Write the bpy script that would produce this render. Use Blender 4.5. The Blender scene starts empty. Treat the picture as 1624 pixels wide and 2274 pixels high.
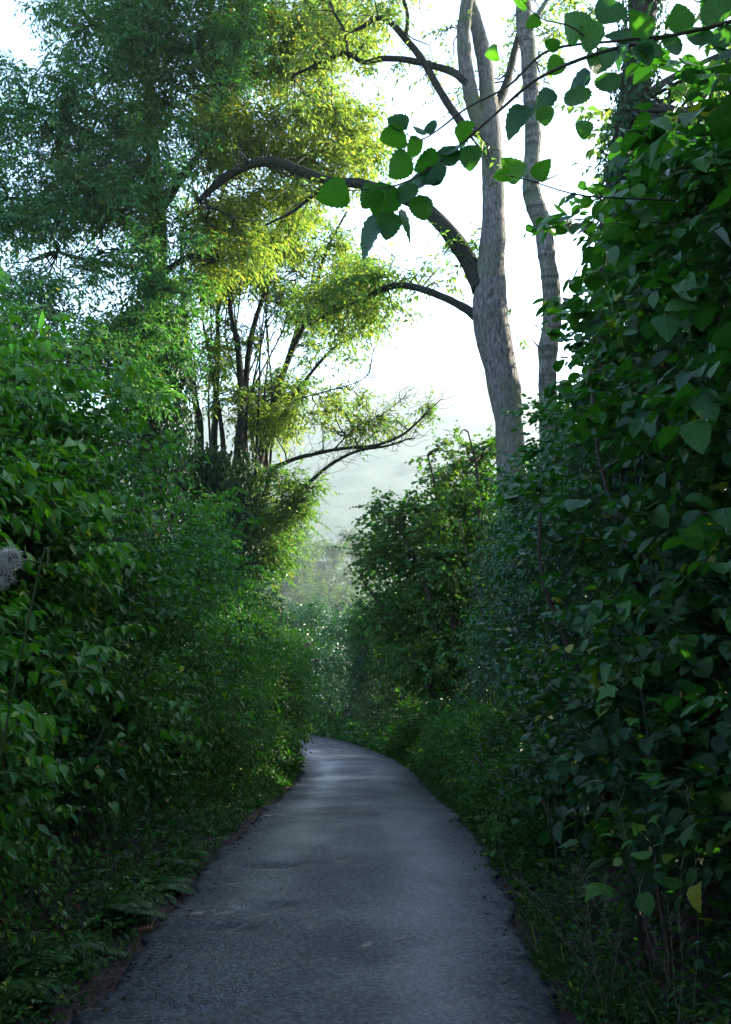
import bpy, math
import numpy as np
from mathutils import Matrix, Vector

# ------------------------------------------------------------------ camera, sky, sun, exposure
scene = bpy.context.scene
COL = scene.collection
rng = np.random.default_rng(11)

CAM_H = 1.8
PITCH = math.radians(6.25)
FPX = 2400.0                       # focal length in pixels of a 1624 x 2274 frame
cam_data = bpy.data.cameras.new('camera')
cam_data.sensor_fit = 'VERTICAL'
cam_data.sensor_height = 36.0
cam_data.sensor_width = 36.0
cam_data.lens = 36.0 * FPX / 2274.0
cam_data.clip_start = 0.05
cam_data.clip_end = 5000
cam = bpy.data.objects.new('camera', cam_data)
cam.location = (0, 0, CAM_H)
cam.rotation_euler = (math.radians(90) + PITCH, 0, 0)
COL.objects.link(cam)
scene.camera = cam

SUN_EL = math.radians(23)
SUN_AZ = math.radians(57)          # clockwise from +Y (ahead), towards +X (right)
world = bpy.data.worlds.new('World')
scene.world = world
world.use_nodes = True
wn = world.node_tree.nodes
wl = world.node_tree.links
wn.clear()
w_out = wn.new('ShaderNodeOutputWorld')
w_bg = wn.new('ShaderNodeBackground')
w_sky = wn.new('ShaderNodeTexSky')
w_sky.sky_type = 'NISHITA'
w_sky.sun_disc = False
w_sky.sun_elevation = SUN_EL
w_sky.sun_rotation = SUN_AZ
w_sky.air_density = 1.0
w_sky.dust_density = 0.8
w_sky.ozone_density = 3.0
w_bg.inputs['Strength'].default_value = 0.12
wl.new(w_sky.outputs[0], w_bg.inputs['Color'])
wl.new(w_bg.outputs[0], w_out.inputs['Surface'])

sun_data = bpy.data.lights.new('sun', 'SUN')
sun_data.energy = 4.2
sun_data.angle = math.radians(0.6)
sun_data.color = (1.0, 0.90, 0.72)
sun = bpy.data.objects.new('sun', sun_data)
sdir = Vector((math.sin(SUN_AZ) * math.cos(SUN_EL), math.cos(SUN_AZ) * math.cos(SUN_EL), math.sin(SUN_EL)))
sun.rotation_euler = (-sdir).to_track_quat('-Z', 'Y').to_euler()
sun.location = (30, 30, 40)
COL.objects.link(sun)

scene.view_settings.view_transform = 'Standard'
scene.view_settings.look = 'None'
scene.view_settings.exposure = 2.6
scene.view_settings.gamma = 1.0
scene.view_settings.use_curve_mapping = False
scene.render.engine = 'CYCLES'
scene.cycles.max_bounces = 6
scene.cycles.diffuse_bounces = 2
scene.cycles.glossy_bounces = 2
scene.cycles.transmission_bounces = 3
scene.cycles.volume_bounces = 1
scene.cycles.transparent_max_bounces = 4
scene.cycles.use_denoising = True
scene.cycles.sample_clamp_indirect = 6.0
scene.cycles.caustics_reflective = False
scene.cycles.caustics_refractive = False

# ------------------------------------------------------------------ helpers
CP, SP = math.cos(PITCH), math.sin(PITCH)


def P(u, v, d):
    """point seen at (u, v) of the 1624 x 2274 frame, d metres ahead"""
    x = (u - 812.0) / FPX
    yv = (1137.0 - v) / FPX
    dy = CP - SP * yv
    dz = SP + CP * yv
    s = d / dy
    return np.array([x * s, d, CAM_H + dz * s])


def project(p):
    q = p - np.array([0, 0, CAM_H])
    zc = q[:, 1] * CP + q[:, 2] * SP
    yc = -q[:, 1] * SP + q[:, 2] * CP
    zc = np.maximum(zc, 1e-3)
    return 812 + FPX * q[:, 0] / zc, 1137 - FPX * yc / zc, zc


def unit(a):
    return a / np.maximum(np.linalg.norm(a, axis=-1, keepdims=True), 1e-9)


def vnoise(p, f=1.0, seed=0.0):
    """cheap smooth noise of points (N,3), about -1..1"""
    x, y, z = p[..., 0] * f, p[..., 1] * f, p[..., 2] * f
    a = np.sin(1.7 * x + 0.9 * y + 1.3 * z + seed) + np.sin(-1.1 * x + 2.1 * y + 0.7 * z + 2.3 * seed + 1)
    b = np.sin(2.9 * x - 1.6 * y + 2.2 * z + 1.9 * seed + 4) + np.sin(0.8 * x + 3.1 * y - 2.7 * z + 0.7 * seed + 2)
    c = np.sin(4.7 * x + 3.9 * y - 1.1 * z + 3.1 * seed) * 0.6
    return (a + b + c) / 3.2


def new_mesh(name, V, T, attrs=None, smooth=False):
    V = np.ascontiguousarray(V, dtype=np.float32)
    T = np.ascontiguousarray(T, dtype=np.int32)
    me = bpy.data.meshes.new(name)
    me.vertices.add(len(V))
    me.vertices.foreach_set('co', V.ravel())
    me.loops.add(T.size)
    me.loops.foreach_set('vertex_index', T.ravel())
    k = T.shape[1]
    me.polygons.add(len(T))
    me.polygons.foreach_set('loop_start', np.arange(0, T.size, k, dtype=np.int32))
    me.polygons.foreach_set('use_smooth', np.full(len(T), smooth, dtype=bool))
    me.update(calc_edges=True)
    for n, (kind, data) in (attrs or {}).items():
        at = me.attributes.new(n, kind, 'POINT')
        at.data.foreach_set('value' if kind == 'FLOAT' else 'vector', np.ascontiguousarray(data, dtype=np.float32).ravel())
    return me


def link(name, me, mat=None, parent=None, kind=None, label=None):
    o = bpy.data.objects.new(name, me)
    if me is not None and mat is not None and not me.materials:
        me.materials.append(mat)
    COL.objects.link(o)
    if parent is not None:
        o.parent = parent
        o.matrix_parent_inverse = Matrix.Translation(parent.location).inverted()
    if kind:
        o['kind'] = kind
    if label:
        o['label'] = label
    return o


def thing(name, loc, label, cat, group=None):
    o = bpy.data.objects.new(name, None)
    o.empty_display_size = 0.2
    o.location = Vector([float(c) for c in loc])
    COL.objects.link(o)
    o['label'] = label
    o['category'] = cat
    if group:
        o['group'] = group
    return o


# ------------------------------------------------------------------ materials
def mat_new(name):
    m = bpy.data.materials.new(name)
    m.use_nodes = True
    nt = m.node_tree
    nt.nodes.clear()
    return m, nt, nt.nodes, nt.links


def ramp(nodes, stops):
    r = nodes.new('ShaderNodeValToRGB')
    e = r.color_ramp.elements
    while len(e) < len(stops):
        e.new(0.5)
    for i, (p, c) in enumerate(stops):
        e[i].position = p
        e[i].color = (*c, 1)
    return r


def leaf_material(name, dark, mid, light, old=None, trans=0.4, rough=0.42, spec=0.4, veins=False, tmul=(1.5, 1.6, 0.45)):
    m, nt, N, L = mat_new(name)
    a1 = N.new('ShaderNodeAttribute'); a1.attribute_name = 'tint'
    a2 = N.new('ShaderNodeAttribute'); a2.attribute_type = 'OBJECT'; a2.attribute_name = 'leaf_tint'
    add = N.new('ShaderNodeMath'); add.operation = 'ADD'; add.use_clamp = True
    L.new(a1.outputs['Fac'], add.inputs[0]); L.new(a2.outputs['Fac'], add.inputs[1])
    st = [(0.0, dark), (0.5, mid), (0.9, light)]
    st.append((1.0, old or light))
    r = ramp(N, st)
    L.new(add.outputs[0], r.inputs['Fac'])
    col = r.outputs['Color']
    bump = None
    if veins:
        lc = N.new('ShaderNodeAttribute'); lc.attribute_name = 'lc'
        sep = N.new('ShaderNodeSeparateXYZ'); L.new(lc.outputs['Vector'], sep.inputs[0])
        ab = N.new('ShaderNodeMath'); ab.operation = 'ABSOLUTE'; L.new(sep.outputs['X'], ab.inputs[0])
        m1 = N.new('ShaderNodeMath'); m1.operation = 'MULTIPLY_ADD'
        L.new(ab.outputs[0], m1.inputs[0]); m1.inputs[1].default_value = -0.8; L.new(sep.outputs['Y'], m1.inputs[2])
        m2 = N.new('ShaderNodeMath'); m2.operation = 'MULTIPLY'; L.new(m1.outputs[0], m2.inputs[0]); m2.inputs[1].default_value = 52.0
        sn = N.new('ShaderNodeMath'); sn.operation = 'SINE'; L.new(m2.outputs[0], sn.inputs[0])
        mid_r = N.new('ShaderNodeMapRange'); L.new(ab.outputs[0], mid_r.inputs['Value'])
        mid_r.inputs['From Min'].default_value = 0.0; mid_r.inputs['From Max'].default_value = 0.035
        mid_r.inputs['To Min'].default_value = 1.6; mid_r.inputs['To Max'].default_value = 0.0
        pw = N.new('ShaderNodeMath'); pw.operation = 'MULTIPLY_ADD'; L.new(sn.outputs[0], pw.inputs[0]); pw.inputs[1].default_value = 0.5; L.new(mid_r.outputs[0], pw.inputs[2])
        bump = N.new('ShaderNodeBump'); bump.inputs['Strength'].default_value = 0.3; bump.inputs['Distance'].default_value = 0.003
        L.new(pw.outputs[0], bump.inputs['Height'])
        vr = N.new('ShaderNodeMapRange'); L.new(pw.outputs[0], vr.inputs['Value'])
        vr.inputs['From Min'].default_value = 0.35; vr.inputs['From Max'].default_value = 1.4
        vr.inputs['To Min'].default_value = 0.0; vr.inputs['To Max'].default_value = 0.16
        mx = N.new('ShaderNodeMixRGB'); L.new(vr.outputs[0], mx.inputs['Fac']); L.new(col, mx.inputs[1])
        mx.inputs[2].default_value = (light[0] * 1.4, light[1] * 1.2, light[2] * 1.3, 1)
        col = mx.outputs[0]
    pb = N.new('ShaderNodeBsdfPrincipled')
    pb.inputs['Roughness'].default_value = rough
    pb.inputs['Specular IOR Level'].default_value = spec
    L.new(col, pb.inputs['Base Color'])
    tr = N.new('ShaderNodeBsdfTranslucent')
    tm = N.new('ShaderNodeMixRGB'); tm.blend_type = 'MULTIPLY'; tm.inputs['Fac'].default_value = 1
    L.new(col, tm.inputs[1]); tm.inputs[2].default_value = (*tmul, 1)
    L.new(tm.outputs[0], tr.inputs['Color'])
    if bump:
        L.new(bump.outputs[0], pb.inputs['Normal'])
    ms = N.new('ShaderNodeMixShader'); ms.inputs[0].default_value = trans
    L.new(pb.outputs[0], ms.inputs[1]); L.new(tr.outputs[0], ms.inputs[2])
    o = N.new('ShaderNodeOutputMaterial')
    L.new(ms.outputs[0], o.inputs['Surface'])
    return m


def bark_material(name, c1, c2, c3, scale=11.0, stretch=0.3, bump=1.0, ring=0.0):
    m, nt, N, L = mat_new(name)
    tc = N.new('ShaderNodeTexCoord')
    mp = N.new('ShaderNodeMapping'); mp.inputs['Scale'].default_value = (1, 1, stretch)
    L.new(tc.outputs['Object'], mp.inputs[0])
    n1 = N.new('ShaderNodeTexNoise'); n1.inputs['Scale'].default_value = scale * 2.2; n1.inputs['Detail'].default_value = 8; n1.inputs['Roughness'].default_value = 0.7
    L.new(mp.outputs[0], n1.inputs['Vector'])
    vo = N.new('ShaderNodeTexVoronoi'); vo.inputs['Scale'].default_value = scale * 2; vo.feature = 'DISTANCE_TO_EDGE'
    L.new(mp.outputs[0], vo.inputs['Vector'])
    n2 = N.new('ShaderNodeTexNoise'); n2.inputs['Scale'].default_value = 1.6; n2.inputs['Detail'].default_value = 5
    L.new(tc.outputs['Object'], n2.inputs['Vector'])
    r = ramp(N, [(0.38, c1), (0.5, c2), (0.64, c3)])
    L.new(n1.outputs['Fac'], r.inputs['Fac'])
    r2 = ramp(N, [(0.42, (0, 0, 0)), (0.66, (1, 1, 1))])
    L.new(n2.outputs['Fac'], r2.inputs['Fac'])
    mx = N.new('ShaderNodeMixRGB'); L.new(r2.outputs[0], mx.inputs['Fac']); L.new(r.outputs[0], mx.inputs[1])
    mx.inputs[2].default_value = (c2[0] * 0.75, c2[1] * 1.02, c2[2] * 0.62, 1)
    col = mx.outputs[0]
    hsum = N.new('ShaderNodeMath'); hsum.operation = 'MULTIPLY_ADD'
    L.new(vo.outputs['Distance'], hsum.inputs[0]); hsum.inputs[1].default_value = 1.5; L.new(n1.outputs['Fac'], hsum.inputs[2])
    h = hsum.outputs[0]
    if ring:
        mp2 = N.new('ShaderNodeMapping'); mp2.inputs['Scale'].default_value = (0.7, 0.7, 7)
        L.new(tc.outputs['Object'], mp2.inputs[0])
        n3 = N.new('ShaderNodeTexNoise'); n3.inputs['Scale'].default_value = 1.6; n3.inputs['Detail'].default_value = 4
        L.new(mp2.outputs[0], n3.inputs['Vector'])
        r3 = ramp(N, [(0.45, (1, 1, 1)), (0.62, (0.42, 0.42, 0.42))])
        L.new(n3.outputs['Fac'], r3.inputs['Fac'])
        mx2 = N.new('ShaderNodeMixRGB'); mx2.blend_type = 'MULTIPLY'; mx2.inputs['Fac'].default_value = ring
        L.new(col, mx2.inputs[1]); L.new(r3.outputs[0], mx2.inputs[2])
        col = mx2.outputs[0]
    b = N.new('ShaderNodeBump'); b.inputs['Strength'].default_value = bump; b.inputs['Distance'].default_value = 0.03
    L.new(h, b.inputs['Height'])
    pb = N.new('ShaderNodeBsdfPrincipled'); pb.inputs['Roughness'].default_value = 0.85; pb.inputs['Specular IOR Level'].default_value = 0.2
    L.new(col, pb.inputs['Base Color']); L.new(b.outputs[0], pb.inputs['Normal'])
    o = N.new('ShaderNodeOutputMaterial'); L.new(pb.outputs[0], o.inputs['Surface'])
    return m


def plain_material(name, c1, c2, scale=8.0, rough=0.85, bump=0.0, trans=0.0):
    m, nt, N, L = mat_new(name)
    tc = N.new('ShaderNodeTexCoord')
    n1 = N.new('ShaderNodeTexNoise'); n1.inputs['Scale'].default_value = scale; n1.inputs['Detail'].default_value = 7; n1.inputs['Roughness'].default_value = 0.65
    L.new(tc.outputs['Object'], n1.inputs['Vector'])
    r = ramp(N, [(0.32, c1), (0.68, c2)])
    L.new(n1.outputs['Fac'], r.inputs['Fac'])
    pb = N.new('ShaderNodeBsdfPrincipled'); pb.inputs['Roughness'].default_value = rough; pb.inputs['Specular IOR Level'].default_value = 0.25
    L.new(r.outputs[0], pb.inputs['Base Color'])
    if bump:
        b = N.new('ShaderNodeBump'); b.inputs['Strength'].default_value = bump; b.inputs['Distance'].default_value = 0.03
        L.new(n1.outputs['Fac'], b.inputs['Height']); L.new(b.outputs[0], pb.inputs['Normal'])
    o = N.new('ShaderNodeOutputMaterial')
    if trans:
        tr = N.new('ShaderNodeBsdfTranslucent'); L.new(r.outputs[0], tr.inputs['Color'])
        ms = N.new('ShaderNodeMixShader'); ms.inputs[0].default_value = trans
        L.new(pb.outputs[0], ms.inputs[1]); L.new(tr.outputs[0], ms.inputs[2])
        L.new(ms.outputs[0], o.inputs['Surface'])
    else:
        L.new(pb.outputs[0], o.inputs['Surface'])
    return m


M_HAZEL = leaf_material('hazel_leaf', (0.014, 0.05, 0.018), (0.028, 0.09, 0.022), (0.065, 0.165, 0.022), (0.30, 0.26, 0.03), trans=0.32, rough=0.45, spec=0.3, veins=True, tmul=(1.1, 1.7, 0.35))
M_BOUGH = leaf_material('sunlit_hazel_leaf', (0.014, 0.055, 0.03), (0.035, 0.11, 0.024), (0.075, 0.19, 0.024), (0.30, 0.26, 0.03), trans=0.5, rough=0.42, spec=0.3, veins=True, tmul=(1.5, 1.9, 0.4))  # lit copy of the hazel leaf, backlight painted into its lighter colour
M_DOG = leaf_material('dogwood_leaf', (0.014, 0.05, 0.02), (0.026, 0.085, 0.026), (0.05, 0.13, 0.025), (0.26, 0.22, 0.03), trans=0.28, rough=0.36, spec=0.5, tmul=(1.0, 1.7, 0.4))
M_BRAM = leaf_material('bramble_leaf', (0.022, 0.068, 0.016), (0.042, 0.128, 0.02), (0.088, 0.20, 0.022), (0.30, 0.25, 0.02), trans=0.32, rough=0.5, spec=0.28, tmul=(1.1, 1.7, 0.3))
M_ELDER = leaf_material('elder_leaf', (0.024, 0.082, 0.016), (0.046, 0.145, 0.02), (0.095, 0.215, 0.022), (0.28, 0.27, 0.02), trans=0.34, rough=0.5, spec=0.28, tmul=(1.1, 1.7, 0.3))
M_MAPLE = leaf_material('maple_leaf', (0.03, 0.085, 0.024), (0.05, 0.125, 0.028), (0.10, 0.19, 0.03), (0.22, 0.16, 0.03), trans=0.45, rough=0.5, spec=0.3, tmul=(1.4, 1.7, 0.45))
M_WILLOW = leaf_material('sunlit_willow_leaf', (0.034, 0.10, 0.026), (0.07, 0.155, 0.04), (0.16, 0.24, 0.055), (0.28, 0.25, 0.02), trans=0.54, rough=0.45, spec=0.35, tmul=(2.1, 1.95, 0.75))  # golden sun glow painted into the leaf tones
M_SHADEW = leaf_material('shaded_willow_leaf', (0.035, 0.11, 0.05), (0.055, 0.15, 0.06), (0.085, 0.19, 0.05), (0.2, 0.2, 0.03), trans=0.45, rough=0.45, spec=0.35, tmul=(1.6, 1.9, 0.45))  # shaded copy of the willow leaf, blue-green of the shade painted in
M_IVY = leaf_material('ivy_leaf', (0.012, 0.042, 0.016), (0.02, 0.065, 0.02), (0.035, 0.10, 0.022), None, trans=0.25, rough=0.5, spec=0.22)
M_MIST = leaf_material('hazed_tree_leaf', (0.05, 0.10, 0.055), (0.075, 0.13, 0.07), (0.10, 0.15, 0.07), None, trans=0.4, rough=0.6, spec=0.2)  # fading by haze painted in as a paler leaf colour
M_BARK = bark_material('grey_bark', (0.05, 0.047, 0.045), (0.13, 0.12, 0.115), (0.23, 0.215, 0.20))
M_BARK2 = bark_material('banded_bark', (0.06, 0.058, 0.055), (0.15, 0.14, 0.13), (0.26, 0.245, 0.225), ring=0.9)
M_DBARK = bark_material('dark_bark', (0.012, 0.012, 0.010), (0.028, 0.027, 0.021), (0.055, 0.052, 0.038), scale=12)
M_TWIG = plain_material('twig_bark', (0.03, 0.022, 0.014), (0.075, 0.058, 0.038), 25)
M_GTWIG = plain_material('green_stem', (0.03, 0.055, 0.015), (0.07, 0.085, 0.03), 25)
M_DRY = plain_material('dry_stalk', (0.14, 0.11, 0.07), (0.28, 0.23, 0.16), 30)
M_GRASS = leaf_material('grass_blade', (0.02, 0.05, 0.012), (0.035, 0.085, 0.016), (0.07, 0.12, 0.025), (0.3, 0.26, 0.1), trans=0.35, rough=0.5, spec=0.3)
M_SOIL = plain_material('leaf_mould_soil', (0.022, 0.013, 0.011), (0.085, 0.050, 0.042), 6, 0.95, 0.8)
M_PEB = plain_material('road_grit', (0.04, 0.042, 0.045), (0.16, 0.16, 0.16), 60, 0.8)
M_FLUFF = plain_material('seed_fluff', (0.5, 0.46, 0.4), (0.75, 0.72, 0.66), 40, 0.9, 0, 0.35)
M_SEPAL = plain_material('brown_sepal', (0.06, 0.035, 0.02), (0.13, 0.08, 0.045), 60)
M_AGRI = plain_material('faded_flower', (0.10, 0.075, 0.06), (0.24, 0.18, 0.155), 40, 0.9)


# ------------------------------------------------------------------ the lane and the ground
LANE_Y = np.array([-12, -4, 4.9, 8.6, 13, 17, 21, 26, 30, 34, 38, 42, 46, 52])
LANE_X = np.array([-0.45, -0.33, -0.22, -0.10, -0.08, -0.10, -0.12, -0.42, -0.95, -1.95, -3.6, -6.2, -10.0, -17.0])
LANE_Z = np.array([0.05, 0.02, 0.0, -0.02, -0.32, -0.68, -0.96, -1.25, -1.45, -1.6, -1.72, -1.8, -1.9, -2.0])
HALF = 1.11


def smooth_interp(y, xs, ys):
    y = np.asarray(y, dtype=float)
    i = np.clip(np.searchsorted(xs, y) - 1, 0, len(xs) - 2)
    m = np.gradient(ys, xs)
    h = xs[i + 1] - xs[i]
    t = np.clip((y - xs[i]) / h, 0, 1)
    return ((2 * t**3 - 3 * t**2 + 1) * ys[i] + (t**3 - 2 * t**2 + t) * h * m[i] + (-2 * t**3 + 3 * t**2) * ys[i + 1] + (t**3 - t**2) * h * m[i + 1])


def lane_x(y):
    return smooth_interp(y, LANE_Y, LANE_X)


def lane_z(y):
    return smooth_interp(np.clip(y, -12, 52), LANE_Y, LANE_Z)


# dense centre line for distances
_ys = np.linspace(-12, 52, 1200)
_cl = np.stack([lane_x(_ys), _ys, lane_z(_ys)], 1)
_tan = np.gradient(_cl, axis=0); _tan[:, 2] = 0; _tan = unit(_tan)
_nor = np.stack([_tan[:, 1], -_tan[:, 0], 0 * _tan[:, 0]], 1)      # to the right of travel


def lane_frame(y):
    i = np.clip(((np.asarray(y) + 12) / 64 * 1199).astype(int), 0, 1199)
    return _cl[i], _tan[i], _nor[i]


def lane_dist(x, y):
    """signed distance from the lane centre (right positive) and the lane height there"""
    x = np.asarray(x); y = np.asarray(y)
    shp = x.shape
    x = x.ravel(); y = y.ravel()
    out = np.zeros(len(x)); zz = np.zeros(len(x))
    for k in range(0, len(x), 4000):
        dx = x[k:k+4000, None] - _cl[None, ::4, 0]
        dy = y[k:k+4000, None] - _cl[None, ::4, 1]
        j = np.argmin(dx * dx + dy * dy, 1)
        n = _nor[::4][j]
        sgn = dx[np.arange(len(j)), j] * n[:, 0] + dy[np.arange(len(j)), j] * n[:, 1]
        out[k:k+4000] = np.sign(sgn) * np.sqrt((dx * dx + dy * dy)[np.arange(len(j)), j])
        zz[k:k+4000] = _cl[::4][j, 2]
    return out.reshape(shp), zz.reshape(shp)


def ground_z(x, y):
    s, z0 = lane_dist(x, y)
    a = np.abs(s) - HALF
    bank = np.where(a < 0, -0.03, 0)
    t = np.clip((a - 0.25) / 1.5, 0, 1)
    h = np.where(s > 0, 0.95, 1.05)
    z = z0 + bank + h * (t * t * (3 - 2 * t))
    p = np.stack([x, y, 0 * x], -1)
    z = z + np.where(a > 0.05, 0.05 * vnoise(p, 2.2, 1.0) * np.clip(a * 2, 0, 1), 0)
    far = np.clip((y - 45) / 80, 0, 1)
    return z * (1 - far) + far * (-4.0 + 0.6 * vnoise(p, 0.05, 3))


def grid_mesh(name, xs, ys, zf, smooth=True):
    X, Y = np.meshgrid(xs, ys)
    Z = zf(X, Y)
    V = np.stack([X.ravel(), Y.ravel(), Z.ravel()], 1)
    nx, ny = len(xs), len(ys)
    i = (np.arange(ny - 1)[:, None] * nx + np.arange(nx - 1)[None]).ravel()
    Q = np.stack([i, i + 1, i + nx + 1, i + nx], 1)
    return new_mesh(name, V, Q, smooth=smooth)


gx = np.concatenate([-np.geomspace(2500, 12, 22), np.linspace(-11, 7, 80), np.geomspace(8, 2500, 24)])
gy = np.concatenate([-np.geomspace(400, 9, 10), np.linspace(-8, 56, 120), np.geomspace(58, 3000, 34)])
link('ground', grid_mesh('ground', gx, gy, ground_z), M_SOIL, kind='structure')


def asphalt_material():
    m, nt, N, L = mat_new('old_asphalt')
    tc = N.new('ShaderNodeTexCoord')
    big = N.new('ShaderNodeTexNoise'); big.inputs['Scale'].default_value = 0.9; big.inputs['Detail'].default_value = 6; big.inputs['Roughness'].default_value = 0.6
    mp = N.new('ShaderNodeMapping'); mp.inputs['Scale'].default_value = (1.0, 0.75, 1)
    L.new(tc.outputs['Object'], mp.inputs[0]); L.new(mp.outputs[0], big.inputs['Vector'])
    mid = N.new('ShaderNodeTexNoise'); mid.inputs['Scale'].default_value = 26; mid.inputs['Detail'].default_value = 8; mid.inputs['Roughness'].default_value = 0.75
    L.new(tc.outputs['Object'], mid.inputs['Vector'])
    vor = N.new('ShaderNodeTexVoronoi'); vor.inputs['Scale'].default_value = 70; vor.inputs['Randomness'].default_value = 1
    L.new(tc.outputs['Object'], vor.inputs['Vector'])
    pit = N.new('ShaderNodeTexNoise'); pit.inputs['Scale'].default_value = 30; pit.inputs['Detail'].default_value = 3
    L.new(tc.outputs['Object'], pit.inputs['Vector'])
    r1 = ramp(N, [(0.3, (0.028, 0.032, 0.038)), (0.5, (0.045, 0.049, 0.056)), (0.8, (0.085, 0.088, 0.095))])
    ta = N.new('ShaderNodeAttribute'); ta.attribute_name = 'track'
    tsum = N.new('ShaderNodeMath'); tsum.operation = 'MULTIPLY_ADD'; tsum.inputs[1].default_value = 0.26
    tb = N.new('ShaderNodeMath'); tb.operation = 'MULTIPLY_ADD'; L.new(big.outputs['Fac'], tb.inputs[0]); tb.inputs[1].default_value = 0.9; tb.inputs[2].default_value = -0.07
    L.new(ta.outputs['Fac'], tsum.inputs[0]); L.new(tb.outputs[0], tsum.inputs[2])
    L.new(tsum.outputs[0], r1.inputs['Fac'])
    r2 = ramp(N, [(0.40, (0.5, 0.5, 0.5)), (0.60, (1.5, 1.5, 1.5))])
    L.new(mid.outputs['Fac'], r2.inputs['Fac'])
    mu = N.new('ShaderNodeMixRGB'); mu.blend_type = 'MULTIPLY'; mu.inputs['Fac'].default_value = 1
    L.new(r1.outputs[0], mu.inputs[1]); L.new(r2.outputs[0], mu.inputs[2])
    r3 = ramp(N, [(0.45, (0.03, 0.035, 0.045)), (0.51, (1.1, 1.1, 1.1))])
    L.new(pit.outputs['Fac'], r3.inputs['Fac'])
    # pits are denser where the binder has worn away
    wr = ramp(N, [(0.38, (0, 0, 0)), (0.68, (1, 1, 1))])
    L.new(tsum.outputs[0], wr.inputs['Fac'])
    inv = N.new('ShaderNodeMath'); inv.operation = 'SUBTRACT'; inv.inputs[0].default_value = 1.25; inv.use_clamp = True; L.new(wr.outputs[0], inv.inputs[1])
    mu2 = N.new('ShaderNodeMixRGB'); mu2.blend_type = 'MULTIPLY'; L.new(inv.outputs[0], mu2.inputs['Fac'])
    L.new(mu.outputs[0], mu2.inputs[1]); L.new(r3.outputs[0], mu2.inputs[2])
    vst = N.new('ShaderNodeTexVoronoi'); vst.inputs['Scale'].default_value = 95
    L.new(tc.outputs['Object'], vst.inputs['Vector'])
    sv = N.new('ShaderNodeSeparateColor'); L.new(vst.outputs['Color'], sv.inputs[0])
    rs_ = ramp(N, [(0.0, (0.4, 0.4, 0.4)), (0.6, (0.95, 0.95, 0.95)), (1.0, (1.9, 1.9, 1.9))])
    L.new(sv.outputs[0], rs_.inputs['Fac'])
    mst = N.new('ShaderNodeMixRGB'); mst.blend_type = 'MULTIPLY'; mst.inputs['Fac'].default_value = 0.85
    L.new(mu2.outputs[0], mst.inputs[1]); L.new(rs_.outputs[0], mst.inputs[2])
    mu2 = mst
    # bright chips
    r4 = ramp(N, [(0.05, (1.9, 1.9, 1.95)), (0.12, (1, 1, 1))])
    L.new(vor.outputs['Distance'], r4.inputs['Fac'])
    mu3 = N.new('ShaderNodeMixRGB'); mu3.blend_type = 'MULTIPLY'; mu3.inputs['Fac'].default_value = 0.7
    L.new(mu2.outputs[0], mu3.inputs[1]); L.new(r4.outputs[0], mu3.inputs[2])
    da = N.new('ShaderNodeAttribute'); da.attribute_name = 'damp'
    dm = N.new('ShaderNodeMixRGB'); dm.blend_type = 'MULTIPLY'; L.new(da.outputs['Fac'], dm.inputs['Fac'])
    L.new(mu3.outputs[0], dm.inputs[1]); dm.inputs[2].default_value = (0.38, 0.38, 0.4, 1)
    mu3 = dm
    hs = N.new('ShaderNodeMath'); hs.operation = 'MULTIPLY_ADD'; L.new(pit.outputs['Fac'], hs.inputs[0]); hs.inputs[1].default_value = 1.6
    L.new(vor.outputs['Distance'], hs.inputs[2])
    b = N.new('ShaderNodeBump'); b.inputs['Strength'].default_value = 0.5; b.inputs['Distance'].default_value = 0.004
    L.new(hs.outputs[0], b.inputs['Height'])
    rr = N.new('ShaderNodeMapRange'); L.new(tsum.outputs[0], rr.inputs['Value'])
    rr.inputs['From Min'].default_value = 0.3; rr.inputs['From Max'].default_value = 0.7
    rr.inputs['To Min'].default_value = 0.66; rr.inputs['To Max'].default_value = 0.4
    pb = N.new('ShaderNodeBsdfPrincipled'); pb.inputs['Specular IOR Level'].default_value = 0.5
    L.new(rr.outputs[0], pb.inputs['Roughness'])
    L.new(mu3.outputs[0], pb.inputs['Base Color']); L.new(b.outputs[0], pb.inputs['Normal'])
    o = N.new('ShaderNodeOutputMaterial'); L.new(pb.outputs[0], o.inputs['Surface'])
    return m


M_ASPH = asphalt_material()
# hollows worn into the left half of the lane: (y, offset from centre, half length across, half length along, depth)
HOLLOWS = [(5.35, -0.55, 0.5, 0.10, 0.016), (6.75, -0.75, 0.27, 0.09, 0.03), (7.25, -0.5, 0.2, 0.08, 0.028), (8.55, -0.66, 0.26, 0.11, 0.034),
           (12.4, -0.55, 0.4, 0.22, 0.04), (6.1, 0.35, 0.4, 0.3, 0.010), (10.2, 0.3, 0.5, 0.3, 0.012), (15.0, 0.2, 0.5, 0.5, 0.014)]


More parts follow.
